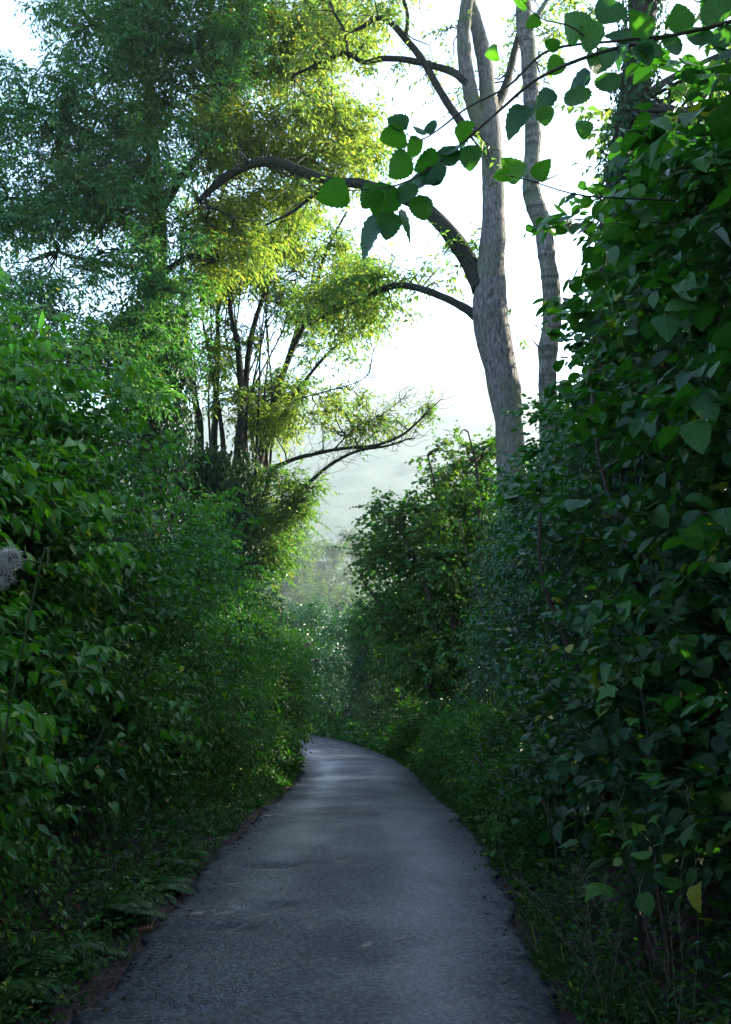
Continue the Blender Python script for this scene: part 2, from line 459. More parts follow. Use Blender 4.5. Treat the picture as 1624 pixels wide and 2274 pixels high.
def build_lane():
    yl = np.concatenate([np.linspace(-12, 3, 60), np.linspace(3.05, 18, 330), np.linspace(18.1, 52, 120)])
    c = np.stack([lane_x(yl), yl, lane_z(yl)], 1)
    t = np.gradient(c, axis=0); t[:, 2] = 0; t = unit(t)
    n = np.stack([t[:, 1], -t[:, 0], 0 * t[:, 0]], 1)
    s = np.concatenate([[-1.0], np.linspace(-0.99, 0.99, 44), [1.0]])
    ex = np.stack([yl, 0 * yl, 0 * yl], 1)
    wl_ = HALF + 0.05 * vnoise(ex, 1.6, 2) + 0.035 * vnoise(ex, 5.3, 5) + 0.02 * vnoise(ex, 17, 7)
    wr_ = HALF + 0.05 * vnoise(ex, 1.4, 9) + 0.035 * vnoise(ex, 6.1, 3) + 0.02 * vnoise(ex, 15, 8)
    off = np.where(s[None] < 0, s[None] * wl_[:, None], s[None] * wr_[:, None])
    V = c[:, None] + off[..., None] * n[:, None]
    z = 0.03 * (1 - s[None] ** 2) + 0 * off
    z += 0.004 * vnoise(V, 1.3, 4) + 0.002 * vnoise(V, 6.0, 6)
    for (hy, ho, ha, hl, hd) in HOLLOWS:
        q = ((off - ho) / ha) ** 2 + ((V[..., 1] - hy + 0.12 * ha * np.sin(9 * off)) / hl) ** 2
        z -= hd * np.exp(-q * q * 0.9)
    damp = 0 * off
    for (hy, ho, ha, hl, hd) in HOLLOWS[1:5]:
        q = np.abs((off - ho) / ha) ** 2.5 + np.abs((V[..., 1] - hy - 0.35 * hl + 0.12 * ha * np.sin(9 * off) + 0.02 * vnoise(V, 9, 3)) / (hl * 0.36)) ** 2.5
        damp = np.maximum(damp, np.clip(1.25 - q, 0, 1))
    z[:, 0] -= 0.03; z[:, -1] -= 0.03
    wob = 0.06 * vnoise(V, 0.9, 11)
    track = np.exp(-((off + 0.62 + wob) / 0.26) ** 2) + np.exp(-((off - 0.56 + wob) / 0.27) ** 2)
    z -= 0.006 * track
    V[..., 2] += z + 0.012
    ny, nx = V.shape[:2]
    i = (np.arange(ny - 1)[:, None] * nx + np.arange(nx - 1)[None]).ravel()
    Q = np.stack([i, i + 1, i + nx + 1, i + nx], 1)
    link('lane', new_mesh('lane', V.reshape(-1, 3), Q, {'damp': ('FLOAT', damp.ravel()), 'track': ('FLOAT', track.ravel())}, smooth=True), M_ASPH, kind='structure')


build_lane()


# ------------------------------------------------------------------ leaf shapes
def strip_leaf(n, wf, fold=0.25, curl=0.25, twist=0.0, wave=0.0):
    """leaf along +Y (0..1), half widths wf(y); folded on its midrib and curling down"""
    ys = np.linspace(0, 1, n + 1)
    w = np.array([wf(y) for y in ys])
    zc = -curl * ys ** 2
    mid = np.stack([0 * ys, ys, zc], 1)
    V = [*mid]
    li, ri = {}, {}
    for i in range(1, n):
        li[i] = len(V); V.append([-w[i], ys[i], zc[i] + fold * w[i] + wave * math.sin(i * 2.1)])
        ri[i] = len(V); V.append([w[i], ys[i], zc[i] + fold * w[i] + twist * w[i] - wave * math.sin(i * 2.1 + 1)])
    T = []
    for i in range(n):
        for d, sgn in ((li, 1), (ri, -1)):
            tri = []
            if i == 0:
                tri = [(0, 1, d[1])]
            elif i == n - 1:
                tri = [(i, i + 1, d[i])]
            else:
                tri = [(i, i + 1, d[i + 1]), (i, d[i + 1], d[i])]
            T += tri if sgn > 0 else [(a, c, b) for a, b, c in tri]
    return np.array(V, float), np.array(T)


def fan_leaf(poly, hub=(0, 0.35), curl=0.25, cup=0.15):
    V = [(hub[0], hub[1], 0.0)] + [(x, y, 0.0) for x, y in poly]
    V = np.array(V, float)
    r2 = V[:, 0] ** 2
    V[:, 2] = -curl * np.clip(V[:, 1], 0, 2) ** 2 + cup * np.sqrt(r2) - 0.35 * r2
    n = len(poly)
    T = np.array([(0, 1 + i, 1 + (i + 1) % n) for i in range(n)])
    return V, T


def rhomb(w, ym, fold, curl):
    V = np.array([(0, 0, 0), (-w, ym, fold * w), (0, 1, -curl), (w, ym, fold * w)], float)
    return V, np.array([(0, 2, 1), (0, 3, 2)])


def flat_leaf(pts, fold, curl, skew=0.0):
    """two fans folded on the midrib; pts are (half width, y) from base to tip"""
    V = [(0, 0, 0), (0, 1, -curl)]
    for w, y in pts:
        V.append((-w, y, fold * w - curl * y * y))
    for w, y in pts:
        V.append((w * (1 + skew), y, fold * w - curl * y * y))
    n = len(pts)
    T = []
    for i in range(n):
        l0 = 2 + i; l1 = 2 + i + 1 if i < n - 1 else 1
        r0 = 2 + n + i; r1 = 2 + n + i + 1 if i < n - 1 else 1
        T += [(0, l1, l0), (0, r0, r1)]
    return np.array(V, float), np.array(T)


def hz(y):
    if not 0 < y < 1:
        return 0.0
    base = 0.47 * (math.sin(math.pi * min(1, y ** 0.6)) ** 0.6)
    if y > 0.8:
        base *= 1 - 1.2 * (y - 0.8)
    return base * (1 + (0.055 if int(round(y * 14)) % 2 else -0.05))


def ov(a, p=0.8):
    return lambda y: a * math.sin(math.pi * min(1, max(0, y)) ** p) if 0 < y < 1 else 0.0


MAPLE = [(0.0, 0.0), (0.2, 0.06), (0.46, 0.08), (0.36, 0.24), (0.62, 0.46), (0.34, 0.5), (0.24, 0.62), (0.16, 0.74), (0.0, 1.0)]
MAPLE = MAPLE + [(-x, y) for x, y in MAPLE[-2:0:-1]]
HEART = [(0, 0.0), (0.14, -0.16), (0.34, -0.1), (0.42, 0.14), (0.3, 0.48), (0.12, 0.82), (0, 1.0)]
HEART = HEART + [(-x, y) for x, y in HEART[-2:0:-1]]
LEAF = {
    'hazel_fine': [strip_leaf(14, hz, 0.16, 0.30, 0.12, 0.014), strip_leaf(14, hz, 0.34, 0.5, -0.15, 0.022), strip_leaf(14, hz, -0.12, 0.6, 0.2, 0.02), strip_leaf(14, hz, 0.1, 0.1, -0.25, 0.018), strip_leaf(14, hz, 0.5, -0.2, 0.1, 0.02)],
    'hazel': [flat_leaf([(0.26, -0.03), (0.47, 0.24), (0.47, 0.55), (0.27, 0.84)], 0.16, 0.25, 0.1), flat_leaf([(0.22, -0.02), (0.42, 0.27), (0.43, 0.6), (0.2, 0.86)], 0.36, 0.45, -0.1), flat_leaf([(0.27, -0.04), (0.5, 0.26), (0.46, 0.62), (0.24, 0.86)], -0.14, 0.5, 0.12), flat_leaf([(0.22, 0.0), (0.38, 0.25), (0.38, 0.55), (0.2, 0.82)], 0.6, 0.15, 0.2), flat_leaf([(0.24, 0.0), (0.44, 0.3), (0.4, 0.62), (0.18, 0.86)], 0.25, -0.2, -0.2)],
    'ovate': [flat_leaf([(0.25, 0.22), (0.24, 0.6)], 0.25, 0.25), flat_leaf([(0.3, 0.2), (0.25, 0.58)], 0.4, 0.4), flat_leaf([(0.24, 0.25), (0.2, 0.62)], 0.1, 0.1)],
    'ovate_fine': [strip_leaf(6, ov(0.27, 0.7), 0.25, 0.28, 0, 0.01), strip_leaf(6, ov(0.3, 0.72), 0.4, 0.42, 0.1, 0.01), strip_leaf(6, ov(0.24, 0.7), 0.1, 0.12, -.1, 0.01)],
    'willow2': [rhomb(0.2, 0.42, 0.25, 0.2), rhomb(0.18, 0.38, 0.1, 0.35)],
    'small2': [rhomb(0.33, 0.45, 0.3, 0.2), rhomb(0.3, 0.4, 0.1, 0.3)],
    'maple_far': [flat_leaf([(0.46, 0.06), (0.28, 0.3), (0.58, 0.5)], 0.2, 0.22), flat_leaf([(0.44, 0.04), (0.3, 0.32), (0.6, 0.46)], 0.05, 0.4)],
    'small': [strip_leaf(2, ov(0.34), 0.3, 0.2), strip_leaf(2, ov(0.3), 0.1, 0.3)],
    'willow': [strip_leaf(2, ov(0.125, 0.85), 0.3, 0.15), strip_leaf(2, ov(0.115, 0.8), 0.1, 0.35)],
    'maple': [fan_leaf(MAPLE, (0, 0.34), 0.22, 0.2), fan_leaf(MAPLE, (0, 0.34), 0.4, 0.05), fan_leaf(MAPLE, (0, 0.34), 0.1, 0.3)],
    'heart': [fan_leaf(HEART, (0, 0.15), 0.2, 0.35), fan_leaf(HEART, (0, 0.15), 0.4, 0.15)],
}


class Leaves:
    """arrays of leaf bases, directions, normals, sizes and tints"""
    def __init__(self):
        self.p, self.d, self.n, self.s, self.t = [], [], [], [], []

    def add(self, p, d, n, s, t):
        self.p.append(p); self.d.append(d); self.n.append(n); self.s.append(s); self.t.append(t)

    def arrays(self):
        return [np.concatenate(a) for a in (self.p, self.d, self.n, self.s, self.t)]


def leaf_axes(d, n):
    d = unit(d)
    x = unit(np.cross(d, n))
    n2 = np.cross(x, d)
    return x, d, n2


def leaf_mesh(name, kind, p, d, n, s, t, seed=0):
    tm = LEAF[kind]
    which = np.random.default_rng(seed).integers(0, len(tm), len(p))
    Vs, Ts, tt, lc, o = [], [], [], [], 0
    for k, (tv, tf) in enumerate(tm):
        m = which == k
        if not m.any():
            continue
        x, y, z = leaf_axes(d[m], n[m])
        S = s[m][:, None, None]
        V = p[m][:, None] + S * (tv[None, :, 0:1] * x[:, None] + tv[None, :, 1:2] * y[:, None] + tv[None, :, 2:3] * z[:, None])
        c = m.sum()
        Vs.append(V.reshape(-1, 3))
        Ts.append((tf[None] + (o + np.arange(c) * len(tv))[:, None, None]).reshape(-1, 3))
        tt.append(np.repeat(t[m], len(tv)))
        lc.append(np.tile(tv, (c, 1)))
        o += c * len(tv)
    attrs = {'tint': ('FLOAT', np.concatenate(tt))}
    if kind.startswith('hazel'):
        attrs['lc'] = ('FLOAT_VECTOR', np.concatenate(lc))
    return new_mesh(name, np.concatenate(Vs), np.concatenate(Ts), attrs, smooth=kind in ('hazel_fine', 'ovate_fine'))


_proto = {}


def leaf_proto(kind, k, mat):
    key = (kind, k, mat.name)
    if key not in _proto:
        tv, tf = LEAF[kind][k]
        me = new_mesh('leaf', tv, tf, {'tint': ('FLOAT', np.zeros(len(tv))), 'lc': ('FLOAT_VECTOR', tv)}, smooth='fine' in kind)
        me.materials.append(mat)
        _proto[key] = me
    return _proto[key]


def leaf_objects(parent, kind, mat, p, d, n, s, t, seed=0):
    r = np.random.default_rng(seed)
    x, y, z = leaf_axes(d, n)
    inv = (parent.parent.matrix_basis @ parent.matrix_parent_inverse).inverted() if parent.parent else Matrix.Translation(parent.location).inverted()
    for i in range(len(p)):
        me = leaf_proto(kind, int(r.integers(0, len(LEAF[kind]))), mat)
        o = bpy.data.objects.new('leaf', me)
        COL.objects.link(o)
        o.parent = parent
        X, Y, Z = x[i] * s[i], y[i] * s[i], z[i] * s[i]
        q = p[i]
        o.matrix_basis = inv @ Matrix(((X[0], Y[0], Z[0], q[0]), (X[1], Y[1], Z[1], q[1]), (X[2], Y[2], Z[2], q[2]), (0, 0, 0, 1)))
        o['leaf_tint'] = float(t[i])


UP = np.array([0, 0, 1.0])


def sprays(L, p0, dirs, length, k, size, hang=0.25, upb=0.9, spread=0.9, droop=0.2, tint=None, jit=0.35, out=None, rs=rng, opposite=False):
    """a leafy twig from every p0 along dirs; returns twig polylines (T,3,3)"""
    T = len(p0)
    if T == 0:
        return np.zeros((0, 3, 3))
    dirs = unit(dirs)
    length = np.broadcast_to(length, (T,))
    size = np.broadcast_to(size, (T,))
    t = np.linspace(0.12, 1.0, k)[None, :]
    g = droop * length[:, None] * t ** 2
    p = p0[:, None] + dirs[:, None] * (length[:, None] * t)[..., None] - UP * g[..., None]
    tan = unit(dirs[:, None] - UP * (2 * droop * t)[..., None])
    side = np.cross(tan, UP + 0.001)
    side = unit(side + 1e-4)
    alt = np.where((np.arange(k) // (2 if opposite else 1) + (np.arange(k) if opposite else 0)) % 2 == 0, 1.0, -1.0)
    if not opposite:
        alt = np.where(np.arange(k) % 2 == 0, 1.0, -1.0)
    R = rs.normal(0, 1, (T, k, 3))
    endw = (t > 0.97) * 1.0
    ld = tan * (0.55 + endw[..., None]) + side * (alt[None, :, None] * spread * (1 - endw[..., None])) + R * jit - UP * hang
    ln = UP * upb + R[..., ::-1] * 0.35
    if out is not None:
        ln = ln + out[:, None] * 0.22
    sz = size[:, None] * rs.uniform(0.5, 1.25, (T, k)) * (1 - 0.25 * endw)
    if tint is None:
        tint = rs.uniform(0.2, 0.7, T)
    tt = np.clip(tint[:, None] + rs.normal(0, 0.12, (T, k)), 0, 0.93)
    tt = np.where(rs.random((T, k)) < 0.012, 0.99, tt)
    L.add(p.reshape(-1, 3), ld.reshape(-1, 3), ln.reshape(-1, 3), sz.ravel(), tt.ravel())
    mid = p0 + dirs * (length * 0.5)[:, None] - UP * (droop * length * 0.25)[:, None]
    end = p0 + dirs * length[:, None] - UP * (droop * length)[:, None]
    return np.stack([p0, end], 1)


def twig_mesh_arrays(lines, r0, r1):
    """three-sided prisms along polylines (T,k,3)"""
    T, k = lines.shape[:2]
    r0 = np.broadcast_to(r0, (T,)); r1 = np.broadcast_to(r1, (T,))
    tan = unit(np.gradient(lines, axis=1))
    ref = np.where(np.abs(tan[..., 2:3]) > 0.9, np.array([1.0, 0, 0]), UP)
    a = unit(np.cross(tan, ref)); b = np.cross(tan, a)
    f = np.linspace(0, 1, k)
    rad = r0[:, None] * (1 - f) + r1[:, None] * f
    ang = np.arange(3) * 2 * math.pi / 3
    V = lines[:, :, None] + rad[:, :, None, None] * (a[:, :, None] * np.cos(ang)[:, None] + b[:, :, None] * np.sin(ang)[:, None])
    base = (np.arange(T) * k * 3)[:, None, None]
    Q = []
    for i in range(k - 1):
        for j in range(3):
            Q.append([i * 3 + j, i * 3 + (j + 1) % 3, (i + 1) * 3 + (j + 1) % 3, (i + 1) * 3 + j])
    Q = (np.array(Q)[None] + base).reshape(-1, 4)
    return V.reshape(-1, 3), Q


def catmull(pts, n):
    pts = np.asarray(pts, float)
    k = len(pts)
    q = np.vstack([2 * pts[0] - pts[1], pts, 2 * pts[-1] - pts[-2]])
    out = []
    for t in np.linspace(0, k - 1 - 1e-6, n):
        i = int(t); f = t - i
        a, b, c, d = q[i], q[i + 1], q[i + 2], q[i + 3]
        out.append(0.5 * ((2 * b) + (-a + c) * f + (2 * a - 5 * b + 4 * c - d) * f ** 2 + (-a + 3 * b - 3 * c + d) * f ** 3))
    return np.array(out)


def tube(pts, radii, n=24, sides=10, rough=0.06, rings=0.0, seed=0.0, flare=0.0):
    """tapered, slightly irregular limb; pts control points, radii at them"""
    c = catmull(pts, n)
    r = np.interp(np.linspace(0, 1, n), np.linspace(0, 1, len(radii)), radii)
    tan = unit(np.gradient(c, axis=0))
    a = unit(np.cross(tan[0], [0.3, 1.0, 0.1]))
    A = []
    for i in range(n):
        a = unit(a - tan[i] * np.dot(a, tan[i])); A.append(a)
    A = np.array(A); B = np.cross(tan, A)
    th = np.linspace(0, 2 * math.pi, sides, endpoint=False)
    ring = A[:, None] * np.cos(th)[None, :, None] + B[:, None] * np.sin(th)[None, :, None]
    base = c[:, None] + ring * r[:, None, None]
    f = 1 + rough * vnoise(base, 2.3 / max(0.25, r.max() * 3), seed) + 0.5 * rough * vnoise(base, 7 / max(0.3, r.max() * 3), seed + 3)
    if rings:
        ph = np.cumsum(np.linalg.norm(np.gradient(c, axis=0), axis=1))
        f = f * (1 + rings * np.maximum(0, np.sin(ph * 17 + 2 * np.sin(ph * 3.1)))[:, None] ** 3)
    V = c[:, None] + ring * (r[:, None] * f)[..., None]
    V = np.concatenate([V.reshape(-1, 3), c[-1:] + tan[-1:] * r[-1]])
    Q = []
    i = (np.arange(n - 1)[:, None] * sides + np.arange(sides)[None])
    j = (np.arange(n - 1)[:, None] * sides + (np.arange(sides) + 1)[None] % sides)
    Q = np.stack([i.ravel(), j.ravel(), (j + sides).ravel(), (i + sides).ravel()], 1)
    capi = len(V) - 1
    last = (n - 1) * sides
    T = np.array([(last + k, last + (k + 1) % sides, capi, capi) for k in range(sides)])
    return V, Q, T


def limb(name, pts, radii, mat, parent, **kw):
    V, Q, T = tube(pts, radii, **kw)
    Tq = np.concatenate([np.concatenate([Q[:, [0, 1, 2]], Q[:, [0, 2, 3]]]), T[:, :3]])
    return link(name, new_mesh(name, V, Tq, smooth=True), mat, parent)


def crooked(p0, p1, n=5, amp=0.12, rs=rng, sag=0.0):
    p0 = np.asarray(p0, float); p1 = np.asarray(p1, float)
    L = np.linalg.norm(p1 - p0)
    t = np.linspace(0, 1, n)
    pts = p0 + (p1 - p0) * t[:, None]
    off = rs.normal(0, amp * L / math.sqrt(n), (n, 3))
    off[0] = 0; off[-1] = 0
    pts += off
    pts[:, 2] += sag * L * np.sin(math.pi * t)
    return pts


class Woody:
    """collects many thin branches into one mesh"""
    def __init__(self):
        self.V, self.T, self.o = [], [], 0

    def branch(self, pts, radii, n=8, sides=4, rough=0.05):
        V, Q, T = tube(pts, radii, n=n, sides=sides, rough=rough)
        self.raw(V, np.concatenate([Q[:, [0, 1, 2]], Q[:, [0, 2, 3]], T[:, :3]]))

    def raw(self, V, T):
        if T.shape[1] == 4:
            T = np.concatenate([T[:, [0, 1, 2]], T[:, [0, 2, 3]]])
        self.V.append(V); self.T.append(T + self.o); self.o += len(V)

    def prisms(self, lines, r0, r1):
        if len(lines):
            V, Q = twig_mesh_arrays(lines, r0, r1)
            self.raw(V, Q)

    def build(self, name, mat, parent, kind=None):
        if not self.V:
            return None
        return link(name, new_mesh(name, np.concatenate(self.V), np.concatenate(self.T)), mat, parent, kind)


def sphere_dirs(n, rs):
    d = rs.normal(0, 1, (n, 3))
    return unit(d)


CAMP = np.array([0, 0, CAM_H])


def lobe_sprays(L, W, c, r, n, length, k, size, rs, cull=0.3, tint0=0.45, shell=(0.62, 1.02), twr=0.0025, outw=0.7, upw=0.25, **kw):
    """n leafy twigs over the shell of an ellipsoid clump"""
    c = np.asarray(c, float); r = np.broadcast_to(np.asarray(r, float), (3,))
    d = sphere_dirs(n, rs)
    nrm = unit(d / r)
    tocam = unit(CAMP - c)
    keep = (nrm @ tocam > -0.25) | (rs.random(n) < cull)
    d, nrm = d[keep], nrm[keep]
    m = len(d)
    rad = rs.uniform(*shell, m) * (1 + 0.16 * vnoise(c + d * 2, 1.5, c[0]))
    p0 = c + d * r * rad[:, None] - nrm * 0.5 * length
    dr = nrm * outw + UP * upw + rs.normal(0, 0.4, (m, 3))
    tint = np.clip(tint0 + rs.normal(0, 0.14, m), 0.02, 0.9)
    lines = sprays(L, p0, dr, length * rs.uniform(0.7, 1.3, m), k, size, tint=tint, out=nrm, rs=rs, **kw)
    if W is not None and twr:
        W.prisms(lines[::2], twr, twr * 0.4)
    return m


# ------------------------------------------------------------------ far hill
def hill_z(x, y):
    t = np.clip((y - 420) / 1050, 0, 1)
    p = np.stack([x, y, 0 * x], -1)
    ridge = 310 + 26 * np.sin(x * 0.0035 + 1.2) + 12 * np.sin(x * 0.009)
    z = -7 + ridge * (t * t * (3 - 2 * t) * 0.5 + 0.5 * t)
    bump = 1.6 * vnoise(p, 0.05, 2) + 2.4 * vnoise(p, 0.16, 5) + 2.2 * vnoise(p, 0.33, 8)
    return z + bump * np.clip(t * 6, 0, 1)


M_HILL = plain_material('wooded_hill', (0.03, 0.06, 0.025), (0.075, 0.11, 0.05), 0.03, 0.95, 0.0)
link('hill', grid_mesh('hill', np.linspace(-1100, 1100, 170), np.linspace(415, 1650, 105), hill_z), M_HILL, kind='structure')


# ------------------------------------------------------------------ hedgerow shrubs
def nearest_visible(p, s, count, cell=14, margin=40):
    """indices of the leaves that show largest from the lane: the nearest one of each small patch of view"""
    u, v, z = project(p)
    ok = (u > -margin) & (u < 1624 + margin) & (v > -margin) & (v < 2274 + margin) & (z > 0.3)
    idx = np.where(ok)[0]
    px = (s[idx] * FPX / z[idx])
    key = (np.floor(u[idx] / cell).astype(int) * 1000 + np.floor(v[idx] / cell).astype(int))
    order = np.lexsort((z[idx], key))
    first = np.ones(len(order), bool)
    first[1:] = key[order][1:] != key[order][:-1]
    cand = idx[order[first]]
    pc = s[cand] * FPX / z[cand]
    return cand[np.argsort(-pc)[:count]]


def shrub(name, label, cat, side, y0, y1, height, mat, kind, fine, size, seed, lobes=22, rl=(0.35, 0.6), per=90, k=7, length=0.38,
          off=0.18, lean=0.12, depth=1.3, tint=0.45, nobj=0, hang=0.3, upb=0.9, droop=0.25, group=None, opposite=False, inner=2500, hmin=0.1, stems=5, stem_mat=None, top_jit=0.35, shoots=0):
    rs = np.random.default_rng(seed)
    ym = 0.5 * (y0 + y1)
    c, t, n = lane_frame(np.array([ym]))
    base = c[0] + side * n[0] * (HALF + off + 0.8)
    base[2] = ground_z(base[0:1], base[1:2])[0]
    root = thing(name, base, label, cat, group)
    L = Leaves(); W = Woody(); L2 = Leaves()
    centers = []
    for i in range(lobes):
        y = rs.uniform(y0, y1)
        r = rs.uniform(*rl)
        row = rs.random() < 0.68
        hh = height * (1 + rs.normal(0, 0.06)) + (rs.uniform(-top_jit, top_jit))
        z = (rs.uniform(hmin, 1.0) ** 0.85 if rs.random() > 0.22 else rs.uniform(0.86, 1.0)) * (hh - r * 0.8)
        a = off + lean * z + r * 0.85 + rs.normal(0, 0.12) + (0 if row else rs.uniform(0.5, depth))
        cc, tt, nn = lane_frame(np.array([y]))
        p = cc[0] + side * nn[0] * (HALF + a)
        p[2] = cc[0, 2] + z
        g = ground_z(p[0:1], p[1:2])[0]
        p[2] = max(p[2], g + 0.12)
        centers.append((p, r))
    # stems from the bank
    stool = []
    for i in range(stems):
        y = rs.uniform(y0 + 0.15 * (y1 - y0), y1 - 0.15 * (y1 - y0))
        cc, tt, nn = lane_frame(np.array([y]))
        b = cc[0] + side * nn[0] * (HALF + off + rs.uniform(0.55, 1.3))
        b[2] = ground_z(b[0:1], b[1:2])[0] - 0.05
        top = b + np.array([rs.normal(0, 0.3), rs.normal(0, 0.3), height * rs.uniform(0.6, 0.85)])
        pts = crooked(b, top, 5, 0.07, rs)
        r0 = rs.uniform(0.016, 0.032)
        limb('stem', pts, [r0, r0 * 0.5], stem_mat or M_TWIG, root, n=12, sides=6)
        stool.append(catmull(pts, 10))
    sk = np.concatenate(stool)
    for p, r in centers:
        j = np.argmin(np.linalg.norm(sk - p, axis=1) + np.maximum(0, sk[:, 2] - p[2]) * 1.5)
        W.branch(crooked(sk[j], p, 4, 0.1, rs), [0.009, 0.004], 7, 4)
        vr = np.array([r, r * 1.1, r * 0.85]) * rs.uniform(0.85, 1.15, 3)
        sc = rs.choice([0.62, 0.8, 1.0, 1.08])
        mixed = kind == 'hazel' and sc < 0.9 and rs.random() < 0.8
        lobe_sprays(L2 if mixed else L, W, p, vr, int(per * (r / 0.5) ** 2 * min(1.2, 1 / sc)), length * (0.6 + 0.4 * sc), k, size * sc, rs, tint0=tint + rs.normal(0, 0.13), hang=hang, upb=upb, droop=droop, opposite=opposite, cull=0.08, twr=0.0025 if y0 < 12 and height > 1.6 else 0)
    # shoots that stand out from the face of the shrub
    for i in range(shoots):
        y = rs.uniform(y0, y1); z = height * rs.uniform(0.3, 1.02)
        cc, tt, nn = lane_frame(np.array([y]))
        a = cc[0] + side * nn[0] * (HALF + off + lean * z + 0.35) + np.array([0, 0, z - 0.1])
        dr = unit(-side * nn[0] * rs.uniform(0.5, 1.0) + UP * rs.uniform(0.1, 0.9) + tt[0] * rs.normal(-0.2, 0.5))
        ln = rs.uniform(0.45, 0.85)
        e = a + dr * ln - UP * 0.12 * ln
        q = crooked(a, e, 4, 0.06, rs)
        W.branch(q, [0.0045, 0.0015], 8, 4)
        c_ = catmull(q, 12)
        sprays(L, c_[5::3], np.tile(dr, (len(c_[5::3]), 1)) + rs.normal(0, 0.4, (len(c_[5::3]), 3)), 0.26, max(4, k - 1), size, hang=hang + 0.15, upb=upb, droop=0.3, tint=np.full(len(c_[5::3]), min(0.85, tint + 0.18)), out=None, rs=rs)
        sprays(L, c_[-1:], dr[None], 0.22, k, size, hang=hang + 0.15, upb=upb, droop=0.3, tint=np.array([min(0.85, tint + 0.2)]), rs=rs)
    # shaded leaves inside the shrub
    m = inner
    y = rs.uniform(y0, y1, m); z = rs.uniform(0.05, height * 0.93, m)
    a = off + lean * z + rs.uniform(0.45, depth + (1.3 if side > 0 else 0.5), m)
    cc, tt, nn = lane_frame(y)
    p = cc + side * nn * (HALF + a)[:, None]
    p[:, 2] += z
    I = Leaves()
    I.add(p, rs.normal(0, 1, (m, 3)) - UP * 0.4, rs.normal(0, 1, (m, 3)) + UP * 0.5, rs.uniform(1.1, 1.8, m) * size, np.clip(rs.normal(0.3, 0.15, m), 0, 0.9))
    A = L.arrays()
    if nobj:
        s_ = nearest_visible(A[0], A[3], nobj)
        leaf_objects(root, fine, mat, *[q[s_] for q in A], seed=seed)
        rest = np.ones(len(A[0]), bool); rest[s_] = False
        A = [q[rest] for q in A]
    link('foliage', leaf_mesh('foliage', kind, *A, seed=seed), mat, root, 'stuff')
    if L2.p:
        link('foliage', leaf_mesh('foliage', 'ovate', *L2.arrays(), seed=seed), M_DOG, root, 'stuff', 'narrow-leaved dogwood shoots tangled in the hazel')
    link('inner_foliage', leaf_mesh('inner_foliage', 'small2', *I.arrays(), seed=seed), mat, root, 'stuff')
    W.build('twigs', M_TWIG, root, 'stuff')
    return root


LEFT, RIGHT = -1, 1
# the left bank
shrub('elder_shrub', 'pale green elder shrub with pinnate leaves, nearest on the bank left of the lane', 'shrub', LEFT, 4.2, 6.8, 3.55, M_ELDER, 'ovate', 'ovate_fine', 0.085, 101,
      lobes=66, rl=(0.3, 0.5), per=110, k=9, length=0.34, off=0.27, lean=0.10, tint=0.5, nobj=300, hang=0.35, opposite=True, inner=5000, shoots=34)
shrub('bramble_thicket', 'dense bramble thicket beside the elder shrub on the left bank', 'shrub', LEFT, 6.4, 9.6, 3.45, M_BRAM, 'ovate', 'ovate_fine', 0.075, 102,
      lobes=48, rl=(0.3, 0.5), per=120, k=7, length=0.34, off=0.17, lean=0.11, tint=0.42, nobj=300, hang=0.3, inner=5000, shoots=34)
shrub('hawthorn_shrub', 'fine-leaved green hedge shrub behind the brambles left of the lane', 'shrub', LEFT, 9.4, 14.2, 3.15, M_ELDER, 'small2', 'small', 0.066, 103,
      lobes=64, rl=(0.3, 0.52), per=170, k=8, length=0.36, off=0.13, lean=0.11, tint=0.42, nobj=300, hang=0.25, inner=6000, shoots=36)
shrub('hawthorn_shrub', 'lighter green hedge shrub above the potholed stretch, half way along the left bank', 'shrub', LEFT, 14, 20, 2.9, M_BRAM, 'small2', 'small', 0.072, 104,
      lobes=64, rl=(0.32, 0.55), per=160, k=8, length=0.36, off=0.12, lean=0.09, tint=0.5, hang=0.25, inner=6000, shoots=30)
shrub('hawthorn_shrub', 'olive green hedge shrub at the inside of the bend on the left bank', 'shrub', LEFT, 19.6, 29, 2.85, M_BRAM, 'small2', 'small', 0.085, 105,
      lobes=80, rl=(0.35, 0.6), per=105, k=8, length=0.4, off=-0.12, lean=0.08, tint=0.52, hang=0.25, inner=6500, shoots=26)
shrub('elder_shrub', 'tall elder shrub standing back behind the left hedge, below the willow', 'shrub', LEFT, 7.5, 14, 4.7, M_ELDER, 'small2', 'ovate_fine', 0.095, 107,
      lobes=60, rl=(0.4, 0.7), per=80, k=8, length=0.4, off=1.5, lean=0.1, depth=2.2, tint=0.48, hang=0.35, opposite=True, inner=4000, hmin=0.35, shoots=24)
